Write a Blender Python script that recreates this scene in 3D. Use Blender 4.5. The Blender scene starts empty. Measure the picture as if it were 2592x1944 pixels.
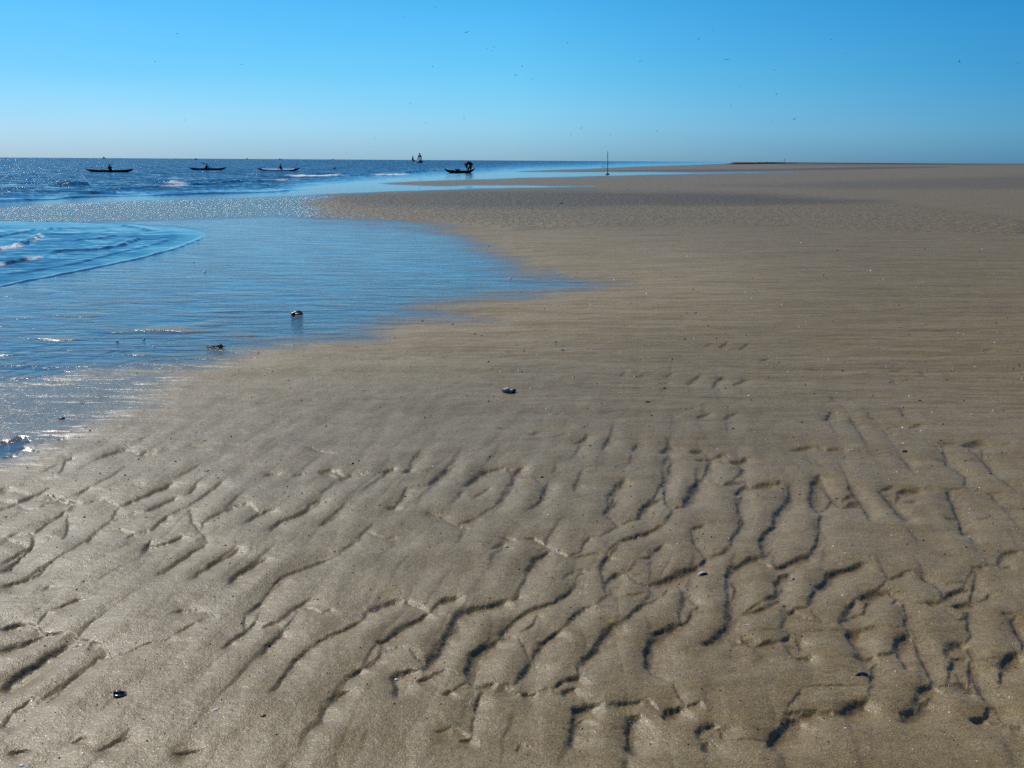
import bpy, math, random
import numpy as np
from mathutils import Vector, Matrix

# ------------------------------------------------------------------ camera, world, sun, exposure
SC = bpy.context.scene
COL = SC.collection
W, Hh, F = 2592.0, 1944.0, 2600.0
EYE = 1.62
PITCH = math.atan((972.0 - (398.5 + 0.006 * 1296)) / F)
ROLL = 0.006
SUN_AZ, SUN_EL = math.radians(-38), math.radians(42)

cam = bpy.data.cameras.new('camera')
cam.sensor_width = 36.0
cam.lens = 36.0 * F / W
cam.clip_start, cam.clip_end = 0.05, 120000.0
co = bpy.data.objects.new('camera', cam)
COL.objects.link(co)
CM = Matrix.Rotation(math.pi / 2 - PITCH, 3, 'X') @ Matrix.Rotation(ROLL, 3, 'Z')
co.location = (0, 0, EYE)
co.rotation_euler = CM.to_euler()
SC.camera = co

SC.view_settings.view_transform = 'Standard'
SC.view_settings.look = 'None'
SC.view_settings.gamma = 1.0
SC.view_settings.exposure = 0.0
SC.cycles.use_denoising = False      # keep the grain and the sun glints crisp
SC.cycles.sample_clamp_direct = 12.0
SC.cycles.sample_clamp_indirect = 4.0

wd = bpy.data.worlds.new('World')
SC.world = wd
wd.use_nodes = True
wt = wd.node_tree
wt.nodes.clear()


def N(t, kind, **kw):
    n = t.nodes.new(kind)
    for k, v in kw.items():
        if k.startswith('i_'):
            n.inputs[k[2:].replace('_', ' ')].default_value = v
        else:
            setattr(n, k, v)
    return n


def ramp(t, fac, stops, interp='LINEAR'):
    r = t.nodes.new('ShaderNodeValToRGB')
    cr = r.color_ramp
    cr.interpolation = interp
    while len(cr.elements) < len(stops):
        cr.elements.new(0.5)
    for e, (p, c) in zip(cr.elements, stops):
        e.position = p
        e.color = (c[0], c[1], c[2], 1) if not isinstance(c, (int, float)) else (c, c, c, 1)
    t.links.new(fac, r.inputs['Fac'])
    return r.outputs['Color']


sky = N(wt, 'ShaderNodeTexSky', sky_type='NISHITA', sun_disc=False, sun_elevation=SUN_EL, sun_rotation=SUN_AZ,
        altitude=0.0, air_density=1.0, dust_density=0.6, ozone_density=1.6)
tc = N(wt, 'ShaderNodeTexCoord')
sx = N(wt, 'ShaderNodeSeparateXYZ')
wt.links.new(tc.outputs['Generated'], sx.inputs[0])
# clear maritime air: pale at the horizon, deepening quickly to azure
tint = ramp(wt, sx.outputs['Z'], [(0.0, (0.335, 0.635, 1.28)), (0.03, (0.32, 0.66, 1.23)), (0.075, (0.21, 0.63, 1.06)),
                                  (0.14, (0.145, 0.61, 1.00)), (0.3, (0.105, 0.48, 0.95)), (0.62, (0.11, 0.46, 0.90)), (0.85, (0.62, 0.70, 0.72)), (1.0, (0.8, 0.78, 0.70))])
mul = N(wt, 'ShaderNodeMix', data_type='RGBA', blend_type='MULTIPLY')
mul.inputs[0].default_value = 1.0
wt.links.new(sky.outputs[0], mul.inputs[6])
wt.links.new(tint, mul.inputs[7])
# deeper blue away from the sun
xa = N(wt, 'ShaderNodeMath', operation='MULTIPLY_ADD')
wt.links.new(sx.outputs['X'], xa.inputs[0])
xa.inputs[1].default_value = 0.5
xa.inputs[2].default_value = 0.5
side = ramp(wt, xa.outputs[0], [(0.25, (1.12, 1.0, 0.97)), (0.5, (1.08, 1.15, 1.10)), (0.72, (0.56, 0.86, 0.96)), (1.0, (0.46, 0.78, 0.92))])
mul2 = N(wt, 'ShaderNodeMix', data_type='RGBA', blend_type='MULTIPLY')
mul2.inputs[0].default_value = 1.0
wt.links.new(mul.outputs[2], mul2.inputs[6])
wt.links.new(side, mul2.inputs[7])
mul = mul2
bg = N(wt, 'ShaderNodeBackground', i_Strength=0.10)
wo = N(wt, 'ShaderNodeOutputWorld')
hz = N(wt, 'ShaderNodeTexNoise', i_Scale=1.0, i_Detail=4.0)
hm = N(wt, 'ShaderNodeMapping')
hm.inputs['Scale'].default_value = (2.2, 2.2, 22.0)
wt.links.new(tc.outputs['Generated'], hm.inputs['Vector'])
wt.links.new(hm.outputs[0], hz.inputs['Vector'])
veil = ramp(wt, hz.outputs['Fac'], [(0.3, (0.955, 0.975, 0.99)), (0.7, (1.06, 1.025, 1.0))])
mul3 = N(wt, 'ShaderNodeMix', data_type='RGBA', blend_type='MULTIPLY')
mul3.inputs[0].default_value = 1.0
wt.links.new(mul.outputs[2], mul3.inputs[6])
wt.links.new(veil, mul3.inputs[7])
wt.links.new(mul3.outputs[2], bg.inputs['Color'])
wt.links.new(bg.outputs[0], wo.inputs[0])

sun = bpy.data.lights.new('sun', 'SUN')
sun.energy = 3.2
sun.angle = math.radians(0.5)
sun.color = (1.0, 0.94, 0.84)
so = bpy.data.objects.new('sun', sun)
COL.objects.link(so)
SV = Vector((math.sin(SUN_AZ) * math.cos(SUN_EL), math.cos(SUN_AZ) * math.cos(SUN_EL), math.sin(SUN_EL)))
so.rotation_euler = SV.to_track_quat('Z', 'Y').to_euler()
AWAY = (-math.sin(SUN_AZ), -math.cos(SUN_AZ))

# ------------------------------------------------------------------ view geometry helpers (photo pixels of the 2592x1944 frame)
CMn = np.array(CM)


def hor(u):
    return 398.5 + 0.006 * u


def pho(u):      # the photograph's own (lens-bent) horizon
    return 406 - 0.00778 * u + 9.5e-6 * u * (u - 900)


def fix(u, v):   # near the horizon keep depths below the horizon as in the photograph
    d = v - pho(u)
    k = min(1.0, max(0.0, (d - 14) / 70.0))
    k = k * k * (3 - 2 * k)
    return u, v + (hor(u) - pho(u)) * (1 - k)


def ray(u, v):
    d = CMn @ np.array([(u - 1296) / F, -(v - 972) / F, -1.0])
    return d


def flat(u, v, z=0.0):
    d = ray(u, v)
    k = (z - EYE) / d[2]
    return d[0] * k, d[1] * k


def to_px(X, Y, Z=0.0):
    P = np.stack([X, Y, np.zeros_like(X) + Z - EYE], -1)
    c = P @ CMn      # world -> camera (transpose)
    dz = np.minimum(c[..., 2], -0.02)
    return 1296 + F * c[..., 0] / -dz, 972 - F * c[..., 1] / -dz


def _hash(i, j, s):
    h = (i.astype(np.int64) * 374761393 + j.astype(np.int64) * 668265263 + s * 1442695041) & 0x7fffffff
    h = ((h ^ (h >> 13)) * 1274126177) & 0x7fffffff
    return (h ^ (h >> 16)) & 0xffff


def noise(x, y, s=0):
    xi, yi = np.floor(x), np.floor(y)
    fx, fy = x - xi, y - yi
    r = 0
    ux, uy = fx * fx * fx * (fx * (fx * 6 - 15) + 10), fy * fy * fy * (fy * (fy * 6 - 15) + 10)
    out = []
    for dx in (0, 1):
        for dy in (0, 1):
            a = _hash(xi + dx, yi + dy, s) * (2 * math.pi / 65536)
            out.append(np.cos(a) * (fx - dx) + np.sin(a) * (fy - dy))
    n0 = out[0] + (out[1] - out[0]) * uy
    n1 = out[2] + (out[3] - out[2]) * uy
    return (n0 + (n1 - n0) * ux) * 1.5


def fbm(x, y, s=0, o=3):
    r, a, t = 0, 1.0, 0
    for k in range(o):
        r = r + a * noise(x * 2 ** k, y * 2 ** k, s + k * 17)
        t += a
        a *= 0.5
    return r / t


def sstep(a, b, x):
    t = np.clip((x - a) / (b - a), 0, 1)
    return t * t * (3 - 2 * t)


def sdf(poly, U, V, sx=1.0):
    """signed distance (positive inside) to a polygon in photo pixels, u divided by sx"""
    P = np.array(poly, float)
    px, py = P[:, 0] / sx, P[:, 1]
    X = U / sx
    d2 = np.full(U.shape, 1e18)
    ins = np.zeros(U.shape, bool)
    n = len(px)
    for i in range(n):
        ax, ay, bx, by = px[i], py[i], px[(i + 1) % n], py[(i + 1) % n]
        ex, ey = bx - ax, by - ay
        t = np.clip(((X - ax) * ex + (V - ay) * ey) / (ex * ex + ey * ey + 1e-12), 0, 1)
        d2 = np.minimum(d2, (X - ax - t * ex) ** 2 + (V - ay - t * ey) ** 2)
        if ay != by:
            c = ((ay > V) != (by > V)) & (X < (bx - ax) * (V - ay) / (by - ay) + ax)
            ins ^= c
    return np.where(ins, 1, -1) * np.sqrt(d2)


def fx(pts):
    return [fix(u, v) for u, v in pts]


# ------------------------------------------------------------------ the plan of the shore, traced and laid on the ground
SEA = fx([(-1500, 590), (-500, 545), (0, 513), (203, 503), (366, 498), (529, 494), (692, 488), (785, 481), (770, 474), (830, 466), (910, 459),
          (1000, 451), (1100, 444), (1208, 436.5), (1280, 431), (1330, 427), (1400, 424.5), (1480, 422.5), (1540, 420), (1606, 417.5),
          (1733, 415), (1816, 413), (1850, 411.5)]) + [(1850, -900), (-1500, -900)]
INLET = [(-1500, 575), (-500, 562), (0, 560), (163, 562), (325, 568), (448, 575), (508, 583), (522, 592), (508, 607), (448, 631),
         (358, 656), (244, 680), (122, 704), (0, 728), (-400, 800), (-1500, 1000)]
BACKFILM = fx([(-1500, 640), (0, 530), (300, 512), (600, 504), (700, 499), (900, 490), (1100, 482), (1300, 476), (1500, 472), (1400, 472.5),
               (1350, 470), (1200, 469), (1100, 471), (1000, 468), (960, 464), (1050, 458), (1150, 454), (1300, 449), (1480, 444), (1600, 441),
               (1760, 439.3), (1900, 438), (2000, 437.2), (1900, 436), (1760, 435.2), (1700, 434), (1600, 432.5), (1480, 431.5), (1330, 430),
               (1200, 430), (700, 440), (0, 470), (-1500, 560)])
POOL = [(-1500, 1170), (-400, 1020), (0, 978), (105, 978), (211, 961), (352, 943), (492, 937), (609, 914), (668, 885), (820, 872),
        (961, 864), (930, 852), (1010, 826), (1242, 809), (1075, 786), (1172, 767), (1348, 750), (1580, 722), (1465, 709), (1348, 691),
        (1289, 656), (1219, 621), (1148, 586), (1055, 568), (937, 557), (820, 543), (800, 522), (740, 505), (600, 500), (300, 508), (0, 526), (-1500, 600)]
SEEP = [(-600, 1250), (0, 1200), (70, 1165), (210, 1095), (350, 1040), (400, 990), (430, 950), (250, 950), (0, 960), (-600, 1000)]
PUDDLE = [(-300, 1190), (0, 1172), (40, 1160), (75, 1136), (60, 1122), (0, 1134), (-300, 1150)]
RIPPLED = fx([(-1500, 560), (0, 522), (300, 512), (700, 500), (900, 491), (1300, 486), (1800, 492), (2300, 520), (2592, 560), (2592, 600),
              (1900, 575), (1500, 575), (1300, 585), (1100, 560), (700, 548), (300, 560), (0, 562), (-1500, 600)])
DARK_BANDS = [fx([(780, 496), (1100, 487), (1500, 484), (1900, 492), (2250, 512), (2000, 520), (1600, 524), (1200, 530), (900, 524)]),  # bands of sand drawn darker
        fx([(1790, 470), (2100, 462), (2592, 458), (3200, 455), (3200, 490), (2592, 483), (2100, 481)]),
        fx([(1360, 430), (1600, 427.5), (2000, 428), (2200, 427), (2400, 431), (2400, 433), (2190, 433.5), (1800, 433), (1500, 431.5)]),
        fx([(1960, 416), (2300, 419), (2592, 424), (3200, 432), (3200, 436), (2592, 432), (2250, 424), (2000, 420)])]

# grooves of the flat-topped tide ripples: crop letter, depth class, points in that crop's pixels
CROPS = {'A': (0, 1100, .5087), 'B': (800, 1100, .5088), 'C': (1650, 1100, .5087), 'E': (1300, 500, .584), 'F': (0, 800, .4069)}
GROOVES = """
A6 0,735 60,715 75,690 170,595|A4 0,705 80,655 160,600|A6 0,820 60,795 130,770 200,735 250,690|A3 210,830 250,805 330,798
A5 250,930 310,905 390,870 480,858|A7 0,1032 60,1008 145,992|A4 145,992 190,1015 225,1050|A7 0,1150 60,1115 120,1095 210,1060 235,1048 340,1040
A7 0,1340 40,1320 70,1275 130,1230 200,1195 240,1155 290,1130 340,1105 465,1090|A3 480,1090 520,1110 545,1140|A6 490,1165 530,1150 575,1155
A3 575,1155 640,1140 750,1090 830,1080 880,1050|A4 240,1410 300,1340 350,1290 420,1240 470,1200|A3 170,1375 220,1390 250,1385|A4 370,1600 410,1570
A5 470,1659 540,1620 600,1590 660,1560 710,1540|A6 50,1659 100,1640 150,1640|A6 870,1655 930,1640 1010,1625|A3 0,1540 40,1500 70,1450
A6 860,940 900,925 950,920 1030,925|A6 990,980 1030,970 1075,970|A5 1230,950 1260,920 1300,890 1340,870|A5 1110,1130 1150,1085 1220,1040 1260,1000 1280,975
A5 1300,1015 1350,1000 1400,985|A5 1280,1180 1340,1100 1400,1050 1420,1020|A4 1390,985 1440,940 1500,900 1560,860
A5 1340,1360 1400,1290 1440,1230 1470,1180 1540,1120 1570,1105|A4 1570,1105 1640,1050 1690,1030 1750,1010|A5 1620,1400 1680,1350 1720,1330 1770,1320
A5 1730,1260 1790,1230 1810,1215|A5 1880,1090 1966,1050|A6 1840,930 1900,895 1966,878|A3 1600,945 1650,925|A4 1320,860 1370,790 1410,755 1460,735 1530,705 1600,680 1690,640
A6 1150,790 1180,745 1230,715 1290,680 1340,655|A5 970,760 1000,725 1030,715|A6 1030,715 1060,685 1120,660 1200,610|A4 780,750 860,700 930,650 960,625 1050,580
A6 720,630 740,590 780,595 850,575 940,540|A3 960,480 1000,530 1035,570|A6 1350,520 1390,475 1440,455 1500,430 1560,395|A4 1510,430 1550,385 1600,360
A5 1230,480 1270,445 1300,430 1380,405|A4 1020,480 1050,455 1130,420|A5 1170,390 1240,380|A5 1590,500 1640,465 1700,430|A4 760,520 800,480 850,440
A4 1090,300 1160,298|A4 940,400 1000,360 1060,310 1110,270|A5 900,340 940,330 980,285|A5 720,430 780,400 840,370 900,340|A5 600,400 680,365 750,330 830,295 870,270
A6 275,348 320,360 400,383|A4 400,383 450,375 520,350|A4 180,535 230,490 290,455 340,415|A5 135,538 210,538|A4 320,560 340,520|A4 440,580 470,540|A4 500,515 600,507
A4 640,560 680,535|A4 660,290 715,285|A5 90,380 170,340 230,325|A4 0,380 80,370|A4 0,320 80,310|A5 200,362 300,350|A4 380,342 460,300|A4 130,410 200,405
A5 20,145 80,130|A5 100,95 150,100|A5 60,92 160,105 205,125|A5 340,160 370,150|A5 500,155 560,130 640,105 680,98|A5 690,135 780,125|A5 780,110 860,100 910,98|A4 300,50 350,45
A6 1330,232 1390,228|A6 1590,225 1670,212|A6 1690,255 1740,245|A6 1760,235 1810,230|A4 1460,245 1500,225|A6 1920,220 1950,205|A4 1790,570 1800,535 1830,525|A3 1920,560 1966,550
A3 1530,95 1620,120 1700,130|A3 900,85 1000,92 1150,90 1250,85|A3 30,560 110,590|A3 60,300 180,270 300,240|A3 560,470 640,440
B5 1060,35 1110,20|B5 1190,40 1240,28|B5 1290,78 1330,55 1350,35|B5 1430,95 1460,60|B4 1575,115 1600,85|B6 1730,120 1750,100 1769,95
B6 570,290 600,255 640,225 670,205|B6 750,290 800,245 850,215 900,202 950,198|B6 985,235 1000,215 1030,200|B4 985,235 1030,245 1075,245
B5 340,245 350,215 380,205|B6 450,220 470,210 490,210|B5 455,300 480,300|B5 190,235 230,230|B5 120,250 150,245|B5 20,220 80,205|B4 480,165 510,130
B4 900,390 950,330 980,300|B4 1050,420 1100,385 1140,340 1150,300|B5 1290,310 1300,285|B6 1460,340 1490,310 1530,265|B6 1475,350 1490,365 1460,400 1440,430
B4 1440,440 1480,470 1500,495 1460,520 1420,550|B7 1625,420 1640,390 1680,365 1730,355|B6 1600,460 1625,420|B6 1720,280 1750,250|B6 1510,578 1570,555 1640,530 1730,492
B4 1360,550 1330,590 1320,620|B6 1680,620 1720,595|B5 1600,670 1660,655 1690,620|B5 740,475 780,460 800,450|B5 870,620 920,590 960,565|B6 360,405 400,395|B6 560,430 610,435
B4 610,450 700,490 800,515|B6 930,555 990,565|B5 990,565 1080,560 1150,595 1170,610|B7 1060,720 1100,660 1140,630 1160,615|B4 1020,800 1050,750 1060,720|B3 960,870 1010,840 1020,800
B6 1250,660 1300,648 1380,635 1450,635|B5 1300,720 1330,715|B5 1220,775 1290,765|B7 1420,720 1440,670 1460,645|B7 1440,790 1460,760 1500,740 1550,738
B7 1600,780 1650,795 1690,795 1769,770|B5 1450,850 1470,830 1450,800|B5 1640,870 1670,840 1660,815|B4 1540,850 1600,840 1640,830
B7 260,930 330,895 380,880 450,870|B5 450,880 510,900 570,930|B7 330,1085 380,1050 420,1020 540,950 570,930|B5 40,1075 80,1050 150,1020 210,990 250,970|B7 620,885 660,865 730,860
B8 550,1220 570,1180 620,1130 650,1060 690,1010 705,960 740,930 800,910 900,888 980,870|B8 775,1270 770,1200 790,1140 840,1110 880,1090 910,1060
B6 910,1060 960,1000 1020,945 1090,915 1180,890 1230,860 1290,810|B6 1010,1290 1030,1250 1060,1210 1070,1180|B6 1070,1180 1130,1090 1180,1050 1220,1025
B5 1220,1025 1280,960 1340,910 1400,900|B7 1310,1210 1340,1180 1400,1120 1430,1060 1480,1000 1530,985|B5 1530,985 1580,930 1650,880 1720,850
B8 1660,1220 1650,1140 1670,1080 1720,1040 1769,1020|B6 160,1260 200,1235 240,1220|B7 405,1370 415,1310 395,1275 410,1250 450,1240 540,1225
B6 510,1280 570,1265|B5 600,1245 640,1225|B5 640,1355 670,1340|B8 800,1320 840,1300 900,1300|B5 900,1300 1000,1300 1060,1330|B8 1020,1350 1060,1340 1100,1345
B5 1100,1330 1180,1322|B7 1240,1350 1260,1320 1300,1310|B7 1250,1280 1310,1260|B8 1290,1460 1300,1425 1350,1410 1440,1408|B6 1440,1408 1540,1395 1640,1370
B7 1290,1500 1310,1470 1330,1460|B6 1260,1640 1280,1560 1300,1500|B8 1580,1659 1575,1560 1560,1510 1580,1470 1640,1445|B6 1740,1470 1769,1440
B6 50,1400 100,1370 130,1340 200,1320|B4 390,1360 400,1300|B5 790,1450 800,1400 830,1340|B4 590,1550 680,1520|B5 720,1590 780,1570|B5 390,1120 410,1110 460,1112
B4 320,1160 330,1140|B4 0,1520 30,1490 50,1430|B3 1000,1640 1020,1610|B3 280,540 230,535 225,560|B3 0,660 120,630|B3 780,360 860,300|B4 1000,1040 1080,1000 1100,960
C6 70,110 90,95|C4 75,110 95,160|C6 200,122 250,112|C5 230,160 250,155|C5 255,160 300,150 360,130|C7 390,175 430,165 490,152|C5 440,235 455,200 430,180
C6 690,110 750,100 795,92|C6 870,110 930,103|C5 980,118 1040,115|C4 1045,120 1110,125 1190,130|C5 1235,150 1290,190|C5 1225,85 1280,85|C6 1430,75 1510,72|C8 1550,85 1600,75 1640,62
C5 1640,75 1740,80 1800,75|C5 1640,150 1680,200 1710,230|C5 1420,170 1460,165 1470,185 1530,215 1560,240|C4 1450,110 1465,150
C6 50,280 75,255|C5 75,260 65,330 75,385 110,410|C8 165,385 190,340 215,300 235,260 255,250|C6 360,290 400,275 460,270|C6 420,330 450,300 470,285|C8 490,298 550,285 620,278
C6 640,270 680,285 690,340 665,400|C7 560,610 550,560 580,510 620,490|C6 610,490 615,440 650,400 665,380|C5 440,440 430,390 450,330|C5 395,600 400,560 440,510 455,470 440,420
C5 195,515 260,490|C5 200,560 220,600 260,640|C5 260,650 340,640 400,600|C8 0,790 60,770 130,745 185,720 240,690|C6 240,690 270,660|C8 400,710 450,680 500,660 550,650|C7 375,750 400,720
C6 560,650 590,610|C8 610,712 660,690 720,670 790,640|C5 790,640 825,590 835,540 830,480 850,440|C8 805,390 810,330 805,280 830,250|C6 830,260 860,300 900,350 880,380 840,410
C6 880,345 950,340|C8 940,395 990,385 1010,370|C6 960,350 985,340|C6 985,290 1010,330 1040,360 1060,400 1080,440|C7 1135,325 1165,345 1200,390 1240,430 1270,465|C5 1150,310 1200,290
C8 1235,325 1270,310 1340,305|C6 1260,365 1310,365|C5 1420,310 1490,305 1560,295|C6 1475,320 1500,380 1520,430 1540,490 1550,540|C8 1465,455 1510,455|C5 1570,455 1630,460 1690,455
C5 1655,320 1690,335 1720,370|C6 150,900 170,850 150,820|C6 170,830 200,870 240,900|C6 380,960 400,880 420,810 390,770|C8 250,1100 290,1080 340,1040 370,1010 390,990
C7 390,985 395,930 385,880 410,840|C7 620,800 640,760 660,740|C6 560,880 620,850 650,810 640,770 670,740 690,725|C7 435,940 500,925 560,910 580,900|C6 580,900 640,860
C8 820,815 860,785 890,740 930,720 1000,705 1070,685|C6 680,935 700,925|C6 710,912 775,910|C4 700,930 750,955 860,985 930,990|C5 1170,770 1230,745 1290,738
C6 1290,720 1340,740 1370,770 1410,790 1440,820|C9 1020,865 1060,850 1110,835 1180,825|C6 1060,920 1070,880 1110,850|C8 950,970 1000,945 1040,935|C8 960,1000 1000,1030 985,1050 1010,1090 1040,1130
C6 1000,1020 1080,1010 1180,1015|C4 700,1035 850,1028 980,1028|C4 430,1030 530,1025 640,1025|C6 1190,890 1220,860 1250,890|C6 1260,1010 1270,950 1250,880|C9 1230,1130 1240,1080 1275,1050
C7 1275,1050 1310,1080 1340,1150 1380,1230 1400,1280|C5 1240,1180 1260,1220 1300,1230|C7 1460,870 1470,840 1540,815 1600,812|C8 1510,910 1550,890 1600,880|C6 1380,890 1400,900
C6 1520,970 1575,965|C6 1600,790 1590,850 1600,880|C6 1575,920 1570,970 1585,1050|C8 1480,1110 1510,1095 1560,1090|C8 1480,1160 1530,1155 1570,1160|C6 1560,1100 1600,1150|C7 1490,1220 1500,1180
C8 1540,1270 1570,1310 1580,1290|C7 1580,1180 1600,1240 1640,1330 1690,1400|C9 1750,1220 1770,1180 1800,1150 1852,1140|C7 1790,970 1820,1030 1850,1090|C6 1740,940 1800,940|C7 1750,640 1810,628
C7 1720,695 1790,700|C5 1600,710 1640,700|C5 1480,780 1580,778|C4 1600,825 1700,830 1800,835|C6 720,1060 740,1100|C8 715,1160 800,1160|C6 460,1070 490,1100|C8 480,1100 540,1095 640,1080
C4 540,1160 600,1185|C9 1010,1165 1060,1160 1110,1150|C5 1110,1150 1250,1142 1370,1148 1470,1150|C5 1600,1160 1720,1162|C5 750,1320 810,1308 920,1308 1090,1310|C8 1330,1340 1370,1320 1400,1305
C6 1400,1305 1470,1295 1560,1290|C5 1620,1305 1740,1310 1852,1292|C9 910,1455 960,1440 1020,1400 1080,1375|C7 660,1448 740,1438|C6 740,1435 820,1432 900,1438|C9 75,1450 110,1425 170,1412
C5 170,1412 240,1395|C9 1260,1490 1265,1450 1310,1435 1350,1400 1380,1370|C8 1600,1485 1650,1470|C7 1780,1510 1830,1512|C8 255,1520 290,1500 330,1510|C6 230,1570 280,1560|C6 270,1640 280,1580
C9 590,1640 600,1590 640,1540 680,1500 740,1455|C5 380,1585 500,1585 590,1590|C5 1090,1310 1100,1240 1120,1180|C4 0,1180 20,1250 100,1290|C8 0,1060 40,1030 100,1015 140,990|C5 140,990 190,960 200,920
E7 640,830 665,825|E7 760,830 780,810 805,795|E7 870,840 880,815 905,800|E8 955,835 975,825 1000,812|E4 880,840 900,865|E5 660,800 680,785|E5 545,800 555,795|E5 520,775 540,772|E4 470,790 480,780
E7 900,665 920,650|E4 920,665 950,672|E7 985,672 1010,655|E5 830,665 850,655|E5 940,675 960,670|E6 1070,728 1095,718 1110,715|E4 920,705 950,712|E7 2030,682 2065,678|E4 1700,715 1800,710 1900,695 2030,682
E5 2110,668 2150,665|E5 1530,578 1580,575|E4 1420,570 1520,580|E7 1690,810 1730,808|E6 1620,778 1680,770|E6 1760,775 1790,795|E5 1290,765 1330,772|E5 1640,810 1650,825|E6 1870,850 1960,848
E5 1640,915 1750,912 1850,918 2000,922|E6 800,985 820,970 850,958|E7 920,985 935,970 970,960|E4 720,945 800,935|E7 1330,992 1360,985 1375,955|E7 1570,1010 1600,1025 1660,1022|E7 1540,975 1560,985
E5 1455,980 1490,1020|E7 1620,1025 1680,1018|E7 1715,1025 1760,1010|E6 1680,950 1690,970|E6 1420,905 1460,902|E5 1380,895 1390,900|E4 330,968 420,955 520,942 640,940|E4 180,968 200,965
E4 640,690 720,692 800,692|E4 575,690 640,695|E5 525,730 550,727
F3 0,285 200,240 450,200|F3 0,330 250,275 500,235 650,215|F3 0,370 200,320 450,285|F3 0,400 250,350 420,325|F3 100,410 300,375 480,340|F3 300,430 450,425|F3 500,290 700,250 900,205
F3 560,270 750,215 1000,185|F3 640,330 850,280 1000,265|F4 1080,285 1140,300|F3 700,120 500,150|F3 0,250 200,210 380,180|F3 900,300 1050,270|F2 0,520 200,500 400,480 640,485 760,505
"""


def groove_list():
    out = []
    for part in GROOVES.replace('\n', '|').split('|'):
        part = part.strip()
        if not part:
            continue
        head, *pts = part.split(' ')
        ox, oy, s = CROPS[head[0]]
        P = [tuple(float(c) for c in p.split(',')) for p in pts]
        out.append((int(head[1]), [(ox + s * a, oy + s * b) for a, b in P]))
    return out


# ------------------------------------------------------------------ materials
def new_mat(name):
    m = bpy.data.materials.new(name)
    m.use_nodes = True
    m.node_tree.nodes.clear()
    return m, m.node_tree


def simple(name, col, rough=0.5, var=0.25, scale=30.0, spec=0.5, metal=0.0, bump=0.0):
    m, t = new_mat(name)
    L = t.links
    c = N(t, 'ShaderNodeTexCoord')
    nz = N(t, 'ShaderNodeTexNoise', i_Scale=scale, i_Detail=4.0)
    L.new(c.outputs['Object'], nz.inputs['Vector'])
    lo = tuple(x * (1 - var) for x in col)
    hi = tuple(min(1, x * (1 + var)) for x in col)
    rc = ramp(t, nz.outputs['Fac'], [(0.3, lo), (0.7, hi)])
    p = N(t, 'ShaderNodeBsdfPrincipled', i_Roughness=rough, i_Metallic=metal)
    p.inputs['Specular IOR Level'].default_value = spec
    L.new(rc, p.inputs['Base Color'])
    if bump:
        b = N(t, 'ShaderNodeBump', i_Strength=bump, i_Distance=0.01)
        L.new(nz.outputs['Fac'], b.inputs['Height'])
        L.new(b.outputs[0], p.inputs['Normal'])
    o = N(t, 'ShaderNodeOutputMaterial')
    L.new(p.outputs[0], o.inputs[0])
    return m


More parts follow.
